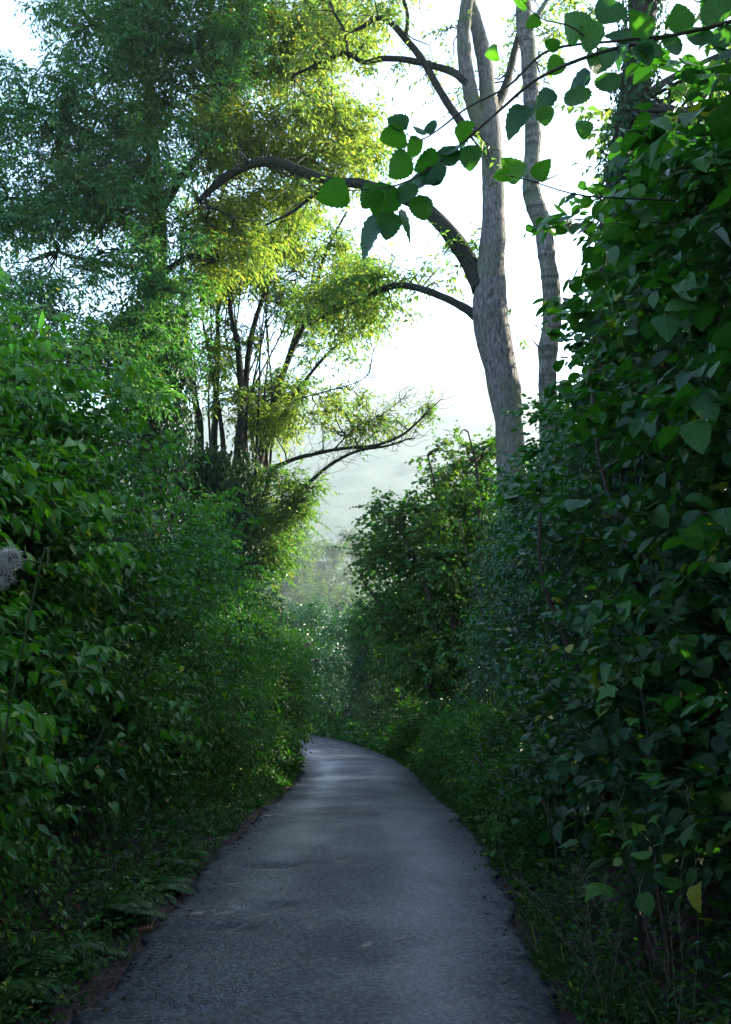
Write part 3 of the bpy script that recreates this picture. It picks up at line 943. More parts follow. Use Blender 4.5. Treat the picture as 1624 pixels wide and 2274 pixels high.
# the right bank
shrub('hazel_shrub', 'tall hazel with broad rounded leaves, nearest on the right of the lane', 'shrub', RIGHT, 2.9, 5.6, 4.35, M_HAZEL, 'hazel', 'hazel_fine', 0.086, 201,
      lobes=74, rl=(0.28, 0.52), per=82, k=7, length=0.42, off=0.34, lean=0.045, depth=2.2, tint=0.42, nobj=300, hang=0.12, upb=0.95, inner=13000, stems=7, top_jit=0.5, shoots=44)
shrub('hazel_shrub', 'second hazel with dark blue-green leaves, beyond the tall hazel', 'shrub', RIGHT, 5.4, 8.8, 3.85, M_HAZEL, 'hazel', 'hazel_fine', 0.072, 202,
      lobes=64, rl=(0.3, 0.5), per=105, k=7, length=0.34, off=0.22, lean=0.10, depth=1.8, tint=0.38, nobj=300, hang=0.12, upb=0.95, inner=11000, stems=6, shoots=40)
shrub('dogwood_shrub', 'dark dogwood shrub in the hedge between the hazels and the sycamore bush', 'shrub', RIGHT, 8.6, 13.2, 3.9, M_DOG, 'ovate', 'ovate_fine', 0.085, 203,
      lobes=66, rl=(0.32, 0.55), per=110, k=7, length=0.36, off=0.35, lean=0.12, depth=1.6, tint=0.38, nobj=300, hang=0.12, upb=0.95, inner=6000, shoots=40)
shrub('dogwood_shrub', 'mid-green hedge shrub at the foot of the grey trunk', 'shrub', RIGHT, 13, 19.4, 4.7, M_DOG, 'small2', 'small', 0.09, 204,
      lobes=84, rl=(0.35, 0.6), per=100, k=7, length=0.38, off=0.45, lean=0.12, depth=1.6, tint=0.42, hang=0.4, inner=6000, shoots=30)
shrub('hawthorn_shrub', 'dark small-leaved shrub under the sycamore bush at the bend', 'shrub', RIGHT, 25.5, 34, 4.6, M_IVY, 'small2', 'small', 0.095, 205,
      lobes=90, rl=(0.4, 0.7), per=78, k=8, length=0.4, off=0.1, lean=0.06, depth=2, tint=0.5, hang=0.25, inner=6500)
shrub('hawthorn_shrub', 'blue-green hedge shrub on the outside of the bend, seen end-on above the road', 'shrub', RIGHT, 33, 41, 4.4, M_DOG, 'small2', 'small', 0.105, 206,
      lobes=80, rl=(0.4, 0.75), per=72, k=8, length=0.42, off=0.25, lean=0.1, depth=2, tint=0.4, hang=0.25, inner=6500)
shrub('hawthorn_shrub', 'last hedge shrub where the lane disappears to the left', 'shrub', RIGHT, 40.5, 47, 4.6, M_DOG, 'small2', 'small', 0.14, 207,
      lobes=60, rl=(0.5, 0.85), per=80, k=7, length=0.45, off=0.3, lean=0.1, depth=2, tint=0.45, hang=0.25, inner=6000)
# hedges continued unseen behind the camera, added to darken the near lane
shrub('hazel_shrub', 'unseen hazel hedge added behind the viewer on the right to shade the lane', 'shrub', RIGHT, -9, 2.7, 4.2, M_HAZEL, 'small2', 'small', 0.17, 208,
      lobes=60, rl=(0.5, 0.8), per=34, k=7, length=0.5, off=0.45, lean=0.06, depth=2, tint=0.4, hang=0.25, inner=4000)
shrub('bramble_thicket', 'unseen bramble hedge added behind the viewer on the left to shade the lane', 'shrub', LEFT, -9, 3.6, 3.6, M_BRAM, 'small2', 'small', 0.17, 108,
      lobes=60, rl=(0.5, 0.8), per=34, k=7, length=0.5, off=0.45, lean=0.06, depth=2, tint=0.4, hang=0.25, inner=4000)
# low nettles along the right edge of the lane
for i, (a, b, h, sd, lab) in enumerate([(8.5, 11.5, 0.95, 301, 'low nettle bed along the right road edge below the dogwood'),
                                        (11.3, 15.5, 1.25, 302, 'bright nettle bed half way along the right road edge'),
                                        (15.3, 20.5, 1.4, 303, 'yellow-green nettle bed on the right verge before the bend'),
                                        (20.2, 27, 1.3, 304, 'farthest nettle bed on the right verge, under the sycamore bush')]):
    shrub('nettle_bed', lab, 'nettles', RIGHT, a, b, h, M_BRAM, 'small2', 'small', 0.06 + 0.008 * i, sd, lobes=46, rl=(0.22, 0.36), per=170, k=8, length=0.3,
          off=0.02, lean=0.22, depth=0.7, tint=0.5, hang=0.3, group='nettle beds along the right verge', inner=3500, stems=6, stem_mat=M_GTWIG, top_jit=0.15)


# ------------------------------------------------------------------ trees
def poly_points(poly, n, rs):
    poly = np.array(poly, float)
    lo, hi = poly.min(0), poly.max(0)
    out = []
    while len(out) < n:
        q = rs.uniform(lo, hi)
        x, y = q
        inside = False
        j = len(poly) - 1
        for i in range(len(poly)):
            xi, yi = poly[i]; xj, yj = poly[j]
            if (yi > y) != (yj > y) and x < (xj - xi) * (y - yi) / (yj - yi) + xi:
                inside = not inside
            j = i
        if inside:
            out.append(q)
    return np.array(out)


def pl(pts, d):
    """polyline through frame points; d is one distance or one per point"""
    d = np.broadcast_to(np.linspace(d[0], d[1], len(pts)) if isinstance(d, tuple) else d, (len(pts),))
    return np.array([P(u, v, dd) for (u, v), dd in zip(pts, d)])


def crown(L, W, skel, poly, drange, n, rl, per, rs, size=0.145, k=8, length=0.5, tint=0.45, hang=0.3, droop=0.25, jit=0.6, flat=0.8, br=0.02, maxlen=3.5, upw=0.15, cull=0.36, **kw):
    pts = poly_points(poly, n, rs)
    for (u, v) in pts:
        c = P(u, v, rs.uniform(*drange))
        r = rs.uniform(*rl)
        j = np.argmin(np.linalg.norm(skel - c, axis=1) + np.maximum(0, skel[:, 2] - c[2]) * 0.5)
        if np.linalg.norm(skel[j] - c) < maxlen:
            W.branch(crooked(skel[j], c, 5, 0.12, rs, 0.06), [br, br * 0.3], 9, 4)
        for q in range(3):
            e = c + sphere_dirs(1, rs)[0] * r * np.array([1, 1, 0.8])
            W.branch(crooked(c, e, 4, 0.15, rs), [br * 0.45, br * 0.15], 6, 3)
        lobe_sprays(L, W, c, np.array([r, r, r * flat]) * rs.uniform(0.8, 1.25, 3), int(per * (r / 0.7) ** 2), length, k, size, rs, cull=cull,
                    tint0=tint + rs.normal(0, 0.1), shell=(0.25, 1.1), twr=0.004, outw=0.6, upw=upw, hang=hang, droop=droop, **kw)


def finish_tree(root, L, W, kind, mat, seed, twig_mat):
    A = L.arrays()
    link('crown', leaf_mesh('crown', kind, *A, seed=seed), mat, root, 'stuff')
    W.build('branches', twig_mat, root, 'stuff')


def ground_base(u, d):
    p = P(u, 1400, d)
    p[2] = ground_z(p[0:1], p[1:2])[0]
    return p


def ivy_on(trunk_part, lines, radii, n, size, rs, mat=M_IVY, out=(0.02, 0.25)):
    L = Leaves()
    for ln, (ra, rb) in zip(lines, radii):
        c = catmull(ln, 60)
        t = rs.random(n)
        i = (t * 59).astype(int)
        d = sphere_dirs(n, rs); d[:, 2] *= 0.3; d = unit(d)
        r = ra + (rb - ra) * t
        p = c[i] + d * (r + rs.uniform(*out, n) * (1 + 0.5 * vnoise(c[i], 1.3, 2)))[:, None] + np.array([0, 0, 1.0]) * rs.normal(0, 0.05, (n, 1))
        L.add(p, d * 0.4 - UP * 0.9 + rs.normal(0, 0.35, (n, 3)), d + UP * 0.5 + rs.normal(0, 0.3, (n, 3)), rs.uniform(0.7, 1.3, n) * size, np.clip(rs.normal(0.5, 0.2, n), 0, 0.9))
    o = link('ivy', leaf_mesh('ivy', 'small2', *L.arrays()), mat, None, 'stuff')
    o.parent = trunk_part
    o.matrix_parent_inverse = (trunk_part.parent.matrix_basis @ trunk_part.matrix_parent_inverse @ trunk_part.matrix_basis).inverted()


# --- the grey-barked tree beyond the right hedge, its limbs arching over the lane
def grey_tree():
    rs = np.random.default_rng(501)
    D = 20.0
    b = ground_base(1150, D)
    root = thing('willow_tree', b, 'tall grey-barked tree with limbs arching over the lane', 'tree')
    trunk = np.vstack([b - [0, 0, 0.2], pl([(1142, 1200), (1135, 1050), (1130, 940), (1112, 820), (1090, 700), (1090, 600), (1097, 480), (1094, 380), (1090, 300), (1084, 220)], D)])
    o = limb('trunk', trunk, [0.34, 0.30, 0.26, 0.27, 0.32, 0.34, 0.27, 0.225, 0.215, 0.20, 0.19], M_BARK, root, n=90, sides=20, rough=0.07)
    bs = [
        ([(1086, 240), (1078, 150), (1062, 70), (1040, 0), (1010, -80), (960, -200)], (20, 20.5), [0.165, 0.15, 0.14, 0.12, 0.09]),
        ([(1078, 300), (1056, 250), (1040, 180), (1030, 90), (1035, 20), (1055, -60), (1080, -160)], (20, 19.6), [0.17, 0.15, 0.14, 0.13, 0.11, 0.08]),
        ([(1088, 262), (1112, 218), (1131, 165), (1150, 85), (1172, 10), (1190, -70)], (20, 21), [0.12, 0.09, 0.07, 0.06, 0.04]),
        ([(1072, 640), (1046, 590), (1015, 540), (975, 490), (930, 455), (870, 428), (800, 408), (740, 404), (680, 384), (620, 361), (565, 363), (508, 388), (470, 420), (440, 446)], (20, 22.5), [0.22, 0.17, 0.16, 0.14, 0.115, 0.10, 0.105, 0.11, 0.095, 0.08, 0.05]),
        ([(1062, 705), (1030, 682), (985, 660), (930, 640), (880, 634), (838, 648), (790, 675), (740, 692), (690, 722)], (20, 22), [0.10, 0.08, 0.07, 0.065, 0.06, 0.05, 0.03]),
        ([(1045, 300), (1022, 270), (982, 210), (940, 135), (900, 85), (868, 50), (838, 40), (805, 60), (760, 75)], (19.8, 20.6), [0.1, 0.075, 0.07, 0.065, 0.05, 0.03]),
        ([(1040, 185), (1005, 160), (962, 146), (905, 133), (850, 130), (808, 138), (770, 118), (735, 130), (690, 150), (650, 168)], (19.8, 21), [0.09, 0.07, 0.06, 0.05, 0.045, 0.025]),
        ([(775, 130), (765, 70), (740, 20), (720, -60)], (20.6, 20.8), [0.04, 0.03, 0.02]),
        ([(735, 405), (700, 430), (650, 470), (590, 500)], (21.3, 22), [0.06, 0.04, 0.02]),
        ([(900, 88), (905, 30), (880, -40), (860, -120)], (20.2, 20.2), [0.045, 0.035, 0.02]),
        ([(455, 435), (462, 458), (485, 466), (515, 482)], (22.4, 22.2), [0.05, 0.035, 0.02]),
    ]
    sk = [catmull(trunk, 30)]
    for pts, d, r in bs:
        q = pl(pts, d)
        limb('limb', q, r, M_BARK if 0.16 < r[0] < 0.2 else M_DBARK, root, n=40, sides=10, rough=0.10, seed=r[0] * 50)
        sk.append(catmull(q, 24))
    sk = np.concatenate(sk[1:])
    L = Leaves(); W = Woody()
    crown(L, W, sk, [(450, -160), (880, -160), (800, 60), (790, 130), (850, 300), (870, 380), (700, 400), (560, 370), (470, 400), (450, 150)], (22.6, 27), 96, (0.45, 0.85), 110, rs, tint=0.74)  # high tint paints the sun's golden glow into these leaves
    crown(L, W, sk, [(440, 470), (520, 420), (700, 430), (720, 470), (620, 540), (470, 620), (430, 560)], (22.6, 25.5), 28, (0.4, 0.7), 95, rs, tint=0.78)
    crown(L, W, sk, [(640, 0), (1000, -40), (1000, 110), (850, 180), (660, 220)], (19.8, 21.5), 28, (0.3, 0.55), 50, rs, tint=0.72)
    crown(L, W, sk, [(640, 640), (880, 560), (910, 660), (850, 720), (690, 790)], (20.8, 23), 20, (0.35, 0.6), 80, rs, tint=0.55)
    crown(L, W, sk, [(470, 330), (640, 320), (820, 380), (700, 420), (520, 430)], (20.6, 21.6), 3, (0.22, 0.36), 34, rs, tint=0.5)
    crown(L, W, sk, [(980, 480), (1060, 520), (1050, 580), (1000, 560)], (20, 21), 6, (0.25, 0.4), 34, rs, tint=0.5)
    crown(L, W, sk, [(860, 560), (1010, 600), (1020, 640), (900, 630)], (20.5, 22), 8, (0.22, 0.38), 34, rs, tint=0.6)
    crown(L, W, sk, [(1110, 20), (1170, 30), (1160, 200), (1120, 180)], (20.5, 22), 6, (0.2, 0.34), 26, rs, tint=0.62)
    crown(L, W, sk, [(940, 120), (1040, 200), (1050, 300), (960, 260)], (20.5, 22), 7, (0.2, 0.36), 26, rs, tint=0.62)
    crown(L, W, sk, [(1120, 0), (1300, -60), (1290, 60), (1190, 130)], (20, 22), 8, (0.25, 0.45), 22, rs, tint=0.6)
    # a few sprouts on the trunk
    crown(L, W, sk, [(1040, 230), (1110, 260), (1100, 400), (1060, 400)], (19.5, 19.8), 4, (0.15, 0.25), 50, rs, tint=0.5)
    crown(L, W, sk, [(1125, 690), (1160, 700), (1160, 760), (1130, 760)], (19.8, 20.1), 2, (0.15, 0.22), 40, rs, tint=0.5)
    finish_tree(root, L, W, 'willow2', M_WILLOW, 501, M_DBARK)


grey_tree()


def slim_tree():
    rs = np.random.default_rng(502)
    D = 19.0
    b = ground_base(1222, D)
    root = thing('birch_tree', b, 'slim crooked trunk with banded bark right of the big grey tree', 'tree')
    trunk = np.vstack([b - [0, 0, 0.2], pl([(1222, 1150), (1220, 960), (1216, 860), (1218, 780), (1226, 715), (1224, 640), (1216, 580), (1204, 500), (1182, 430), (1180, 390), (1184, 300), (1180, 225), (1174, 120), (1164, 20), (1158, -100)], D)])
    limb('trunk', trunk, [0.22, 0.18, 0.165, 0.16, 0.175, 0.165, 0.155, 0.16, 0.17, 0.15, 0.145, 0.15, 0.14, 0.14, 0.11], M_BARK2, root, n=150, sides=16, rough=0.08, rings=0.06)
    bs = [([(1176, 130), (1160, 100), (1150, 40), (1155, -40)], 19.0, [0.06, 0.045, 0.03]), ([(1180, 60), (1215, 0), (1260, -60)], 18.8, [0.06, 0.04, 0.03]),
          ([(1180, 405), (1215, 398), (1245, 385)], 18.8, [0.025, 0.015, 0.008]), ([(1216, 790), (1196, 770), (1180, 752)], 18.8, [0.03, 0.018, 0.008])]
    sk = []
    for pts, d, r in bs:
        q = pl(pts, d)
        limb('limb', q, r, M_BARK2, root, n=14, sides=7)
        sk.append(catmull(q, 12))
    sk = np.concatenate(sk)
    L = Leaves(); W = Woody()
    crown(L, W, sk, [(1150, -150), (1380, -150), (1330, 20), (1200, 30)], (18, 20), 9, (0.3, 0.5), 40, rs, tint=0.55)
    crown(L, W, sk, [(1205, 110), (1260, 130), (1250, 190), (1200, 180)], (18.6, 19), 3, (0.2, 0.3), 25, rs, tint=0.55)
    finish_tree(root, L, W, 'willow2', M_WILLOW, 502, M_DBARK)


slim_tree()


def ivy_tree_right():
    rs = np.random.default_rng(503)
    D = 13.5
    b = ground_base(1325, D)
    root = thing('ivy_clad_tree', b, 'ivy-wrapped leaning trunk standing behind the tall hazel', 'tree')
    trunk = np.vstack([b - [0, 0, 0.2], pl([(1330, 1000), (1345, 760), (1362, 560), (1385, 350), (1410, 190), (1425, 60), (1440, -120), (1470, -400)], D)])
    tk = limb('trunk', trunk, [0.24, 0.2, 0.19, 0.19, 0.19, 0.19, 0.18, 0.16, 0.1], M_DBARK, root, n=70, sides=14, rough=0.09)
    bs = [([(1430, 20), (1520, -60), (1640, -160)], 13.5, [0.09, 0.06, 0.03]), ([(1440, -100), (1380, -200), (1300, -330)], 13.5, [0.09, 0.06, 0.03]), ([(1400, 240), (1480, 180), (1600, 120)], (13.5, 14.5), [0.07, 0.05, 0.03])]
    sk = []
    for pts, d, r in bs:
        q = pl(pts, d)
        limb('limb', q, r, M_DBARK, root, n=16, sides=7)
        sk.append(catmull(q, 12))
    sk = np.concatenate(sk)
    ivy_on(tk, [trunk], [(0.22, 0.16)], 5200, 0.075, rs, out=(0.0, 0.13))
    L = Leaves(); W = Woody()
    # crown: lobes added mostly unseen, above and right of the hazel, to block sun
    n_ = 0
    while n_ < 80:
        c = np.array([rs.uniform(4.2, 12), rs.uniform(11, 27), rs.uniform(3.5, 10.5)])
        if 812 + FPX * c[0] / c[1] < 1430:
            continue
        n_ += 1
        r = rs.uniform(0.7, 1.2)
        j = np.argmin(np.linalg.norm(sk - c, axis=1))
        W.branch(crooked(sk[j], c, 5, 0.1, rs), [0.035, 0.01], 8, 4)
        lobe_sprays(L, W, c, (r, r, r * 0.8), 55, 0.6, 8, 0.21, rs, cull=1.0, tint0=0.5, shell=(0.2, 1.1), twr=0.005, hang=0.4, droop=0.35)
    for i in range(46):  # more lobes added to keep sun off the near left hedge
        c = np.array([rs.uniform(3.6, 7.5), rs.uniform(9.5, 15.5), rs.uniform(4.2, 9.0)])
        if 812 + FPX * c[0] / c[1] < 1450:
            continue
        r = rs.uniform(0.6, 1.0)
        W.branch(crooked(sk[np.argmin(np.linalg.norm(sk - c, axis=1))], c, 5, 0.1, rs), [0.03, 0.01], 8, 4)
        lobe_sprays(L, W, c, (r, r, r * 0.8), 75, 0.5, 8, 0.15, rs, cull=1.0, tint0=0.45, shell=(0.2, 1.1), twr=0.005, hang=0.4, droop=0.35)
    finish_tree(root, L, W, 'small2', M_WILLOW, 503, M_DBARK)


ivy_tree_right()


# --- the left-hand trees
def left_willow():
    rs = np.random.default_rng(511)
    D = 25.0
    b = ground_base(330, D)
    root = thing('willow_tree', b, 'big blue-green willow filling the upper left of the view', 'tree')
    trunk = np.vstack([b - [0, 0, 0.2], pl([(328, 1150), (330, 950), (336, 800), (345, 650), (350, 500), (340, 350), (330, 180), (300, 0), (290, -180)], D)])
    tk = limb('trunk', trunk, [0.4, 0.34, 0.3, 0.28, 0.25, 0.22, 0.18, 0.15, 0.12, 0.08], M_DBARK, root, n=60, sides=14, rough=0.09)
    bs = [
        ([(348, 560), (290, 500), (210, 470), (120, 450), (20, 440)], (24, 22.5), [0.16, 0.12, 0.09, 0.06, 0.04]),
        ([(340, 400), (260, 330), (160, 280), (60, 230)], (24, 22.5), [0.15, 0.11, 0.08, 0.04]),
        ([(345, 480), (400, 400), (450, 330), (500, 230)], (24, 23), [0.14, 0.1, 0.07, 0.04]),
        ([(320, 150), (240, 80), (180, 20), (140, -60)], (24, 23), [0.12, 0.09, 0.06, 0.03]),
        ([(310, 60), (400, -20), (480, -90)], (24, 24), [0.12, 0.08, 0.04]),
        ([(346, 620), (420, 570), (470, 580), (490, 560)], (24, 23.2), [0.08, 0.07, 0.06, 0.03]),
        ([(346, 600), (270, 590), (200, 580), (130, 560)], (24, 22.6), [0.09, 0.06, 0.05, 0.03]),
    ]
    sk = [catmull(trunk, 40)[12:]]
    for pts, d, r in bs:
        q = pl(pts, d)
        limb('limb', q, r, M_DBARK, root, n=26, sides=9, rough=0.1)
        sk.append(catmull(q, 20))
    sk = np.concatenate(sk)
    L = Leaves(); W = Woody()
    crown(L, W, sk, [(0, 215), (110, 150), (150, 95), (100, 10), (150, -180), (520, -180), (600, -20), (520, 180), (440, 330), (420, 440), (430, 590), (250, 600), (100, 570), (0, 560), (-120, 500), (-120, 260)], (21, 25), 150, (0.5, 0.9), 76, rs, tint=0.45)
    crown(L, W, sk, [(200, 560), (440, 560), (440, 640), (400, 800), (330, 930), (260, 900), (230, 700)], (21.5, 24), 20, (0.4, 0.65), 110, rs, tint=0.45)
    crown(L, W, sk, [(-60, 120), (30, 140), (60, 190), (0, 215), (-80, 220)], (21.5, 23), 4, (0.3, 0.5), 50, rs, tint=0.42)
    crown(L, W, sk, [(290, -60), (400, -40), (410, 300), (400, 560), (290, 560), (280, 250)], (21.5, 24.3), 22, (0.4, 0.7), 90, rs, tint=0.45)
    crown(L, W, sk, [(-90, 540), (250, 560), (240, 800), (100, 860), (-60, 820)], (20, 24), 26, (0.5, 0.8), 85, rs, tint=0.45, maxlen=6)
    finish_tree(root, L, W, 'willow2', M_SHADEW, 511, M_DBARK)
    ivy_on(tk, [np.array([trunk[1], trunk[2], trunk[3], trunk[4]]), pl([(285, 1050), (290, 820), (300, 680)], 24.3), pl([(380, 1050), (385, 850), (380, 680)], 24.3)],
           [(0.4, 0.34), (0.25, 0.1), (0.25, 0.1)], 3200, 0.12, rs, out=(0.0, 0.4))


left_willow()


def ivy_tree_left():
    rs = np.random.default_rng(512)
    D = 27.0
    b = ground_base(500, D)
    root = thing('ivy_clad_tree', b, 'many-stemmed ivy-covered tree standing between the willow and the bend', 'tree')
    stems = [
        ([(455, 1250), (445, 1000), (434, 890), (418, 770), (406, 660), (404, 540), (420, 430)], [0.2, 0.17, 0.14, 0.11, 0.09, 0.07, 0.04]),
        ([(478, 1250), (474, 1050), (478, 930), (484, 800), (484, 690), (496, 580), (488, 470), (505, 380)], [0.2, 0.17, 0.13, 0.1, 0.1, 0.08, 0.05]),
        ([(520, 1260), (528, 1050), (536, 920), (530, 780), (512, 680), (520, 560), (550, 460)], [0.24, 0.2, 0.16, 0.11, 0.09, 0.05]),
        ([(530, 1260), (540, 1020), (545, 870), (560, 740), (598, 620), (618, 520), (640, 420)], [0.2, 0.17, 0.13, 0.1, 0.08, 0.04]),
        ([(505, 1260), (500, 1050), (470, 820), (452, 720), (440, 620)], [0.16, 0.12, 0.07, 0.05, 0.03]),
    ]
    sk, lines = [], []
    for pts, r in stems:
        d = D + rs.uniform(-0.6, 0.6)
        q = pl(pts, d)
        q[0, 2] = min(q[0, 2], b[2]) - 0.1
        tk = limb('trunk', q, [x * 0.6 for x in r], M_DBARK, root, n=46, sides=10, rough=0.1, seed=r[0] * 90)
        sk.append(catmull(q, 30)[10:]); lines.append(q)
    sk = np.concatenate(sk)
    L = Leaves(); W = Woody()
    crown(L, W, sk, [(400, 470), (660, 440), (650, 560), (560, 660), (420, 660)], (26.5, 30), 30, (0.4, 0.75), 105, rs, tint=0.6)
    crown(L, W, sk, [(560, 560), (700, 480), (800, 520), (800, 640), (700, 720), (600, 700)], (27, 31), 26, (0.4, 0.7), 80, rs, tint=0.6)
    crown(L, W, sk, [(400, 690), (560, 680), (600, 800), (560, 950), (420, 900)], (25.8, 28.5), 24, (0.3, 0.55), 70, rs, tint=0.6)
    for i in range(13):
        u0 = rs.uniform(430, 600); u1 = u0 + rs.uniform(-60, 150); v1 = rs.uniform(430, 700)
        d0 = rs.uniform(26.5, 30)
        q = pl([(u0, 1100), (u0 + rs.normal(0, 14), 900), (0.5 * (u0 + u1) + rs.normal(0, 16), 0.5 * (900 + v1)), (u1, v1)], d0)
        W.branch(q, [0.04, 0.03, 0.02, 0.008], 22, 5, 0.1)
        for j in range(5):
            p_ = catmull(q, 30)[rs.integers(12, 29)]
            W.branch(crooked(p_, p_ + np.array([rs.normal(0.15, 0.5), rs.normal(0, 0.3), rs.uniform(0.3, 1.1)]), 5, 0.12, rs), [0.014, 0.004], 8, 4)
    finish_tree(root, L, W, 'willow2', M_WILLOW, 512, M_DBARK)
    ivy_on(tk, [l[:2] for l in lines] + [pl([(430, 1250), (425, 1120), (440, 1010)], 26.4), pl([(500, 1250), (500, 1120), (505, 1000)], 26.2)],
           [(0.25, 0.14)] * len(lines) + [(0.5, 0.2), (0.55, 0.2)], 3000, 0.13, rs, out=(0.0, 0.5))


ivy_tree_left()


def leaning_tree():
    rs = np.random.default_rng(513)
    D = 27.5
    b = ground_base(570, D)
    root = thing('willow_tree', b, 'leaning sunlit willow with low boughs reaching over the lane', 'tree')
    stems = [
        ([(575, 1260), (572, 1120), (590, 960), (640, 800), (690, 690), (720, 570), (770, 470)], (27.5, 28), [0.22, 0.18, 0.13, 0.09, 0.07, 0.04]),
        ([(580, 1200), (598, 1060), (640, 1025), (700, 1008), (760, 996), (830, 990), (890, 968), (935, 930), (978, 888)], (27.3, 25.5), [0.12, 0.08, 0.065, 0.06, 0.05, 0.04, 0.02]),
        ([(600, 1220), (660, 1108), (700, 1060), (750, 1022), (800, 1000), (860, 990), (915, 972)], (27.3, 25.2), [0.12, 0.08, 0.06, 0.05, 0.04, 0.02]),
        ([(590, 1000), (630, 920), (690, 830), (745, 770), (800, 735)], (27.5, 27.8), [0.1, 0.075, 0.06, 0.03]),
        ([(585, 1050), (610, 900), (650, 760), (690, 640), (700, 560)], (27.8, 29), [0.1, 0.08, 0.06, 0.03]),
        ([(740, 1000), (790, 950), (850, 920), (900, 880)], (26.5, 26), [0.03, 0.02, 0.01]),
        ([(650, 890), (720, 870), (790, 850), (820, 830)], (27.4, 27), [0.03, 0.02, 0.01]),
    ]
    sk = []
    for k, (pts, d, r) in enumerate(stems):
        q = pl(pts, d)
        if k == 0:
            q[0, 2] = b[2] - 0.1
        limb('trunk' if k == 0 else 'limb', q, [x * 0.72 for x in r], M_DBARK, root, n=40, sides=8, rough=0.1, seed=r[0] * 70 + k)
        sk.append(catmull(q, 30)[6:])
    sk = np.concatenate(sk)
    L = Leaves(); W = Woody()
    crown(L, W, sk, [(540, 850), (640, 830), (700, 860), (660, 960), (560, 960)], (26.5, 30), 20, (0.4, 0.65), 95, rs, tint=0.7)
    crown(L, W, sk, [(640, 830), (850, 850), (840, 900), (700, 930)], (26.3, 28.5), 16, (0.25, 0.45), 60, rs, tint=0.7)
    crown(L, W, sk, [(690, 930), (960, 890), (975, 910), (880, 960), (720, 990)], (25.4, 27), 26, (0.2, 0.4), 46, rs, tint=0.5)
    crown(L, W, sk, [(560, 1020), (690, 1010), (690, 1080), (650, 1180), (620, 1270), (560, 1300), (530, 1200)], (26.0, 28), 30, (0.35, 0.6), 95, rs, tint=0.28)
    crown(L, W, sk, [(640, 470), (800, 500), (900, 600), (880, 720), (800, 790), (680, 830), (620, 700)], (26, 31), 26, (0.3, 0.55), 46, rs, tint=0.66)
    crown(L, W, sk, [(660, 700), (800, 640), (840, 700), (760, 790), (680, 800)], (27, 30), 14, (0.35, 0.55), 60, rs, tint=0.6)
    finish_tree(root, L, W, 'willow2', M_WILLOW, 513, M_DBARK)
    # bare twigs round the low boughs
    W2 = Woody()
    for i in range(300):
        a = sk[rs.integers(24, len(sk))]
        e = a + np.array([rs.uniform(-0.2, 0.8), rs.normal(0, 0.3), rs.uniform(-0.15, 0.7)])
        W2.branch(crooked(a, e, 5, 0.2, rs), [0.008, 0.003], 8, 3)
    W2.build('twigs', M_DBARK, root, 'stuff')


leaning_tree()


def rear_shade_tree():  # unseen tree added behind the camera to cut sky light on the lane
    rs = np.random.default_rng(530)
    b = np.array([-3.6, -4.5, 0.0]); b[2] = ground_z(b[0:1], b[1:2])[0]
    root = thing('shade_oak', b, 'unseen spreading oak added behind the viewer to shade the near lane', 'tree')
    tr = np.vstack([b - [0, 0, 0.2], b + [0.1, 0.1, 2], b + [0.3, 0, 4.2], b + [0.8, 0.2, 6.5], b + [1.2, 0.3, 8.5]])
    limb('trunk', tr, [0.4, 0.32, 0.28, 0.2, 0.1], M_DBARK, root, n=30, sides=12, rough=0.1)
    sk = [catmull(tr, 20)[9:]]
    for i in range(7):
        a = sk[0][rs.integers(0, 9)]
        q = crooked(a, np.array([rs.uniform(-5, 4.5), rs.uniform(-8, 0.5), rs.uniform(6.2, 9.5)]), 5, 0.1, rs)
        limb('limb', q, [0.12, 0.08, 0.03], M_DBARK, root, n=20, sides=7, rough=0.1)
        sk.append(catmull(q, 14))
    sk = np.concatenate(sk)
    L = Leaves(); W = Woody()
    for i in range(70):
        c = np.array([rs.uniform(-5.5, 5), rs.uniform(-9, 0.6), rs.uniform(5.8, 10)])
        r = rs.uniform(0.6, 1.1)
        W.branch(crooked(sk[np.argmin(np.linalg.norm(sk - c, axis=1))], c, 5, 0.1, rs), [0.03, 0.01], 7, 4)
        lobe_sprays(L, W, c, (r, r, r * 0.7), 46, 0.55, 7, 0.19, rs, cull=1.0, tint0=0.45, shell=(0.2, 1.1), twr=0.004, hang=0.3, droop=0.3)
    finish_tree(root, L, W, 'small2', M_WILLOW, 530, M_DBARK)


rear_shade_tree()


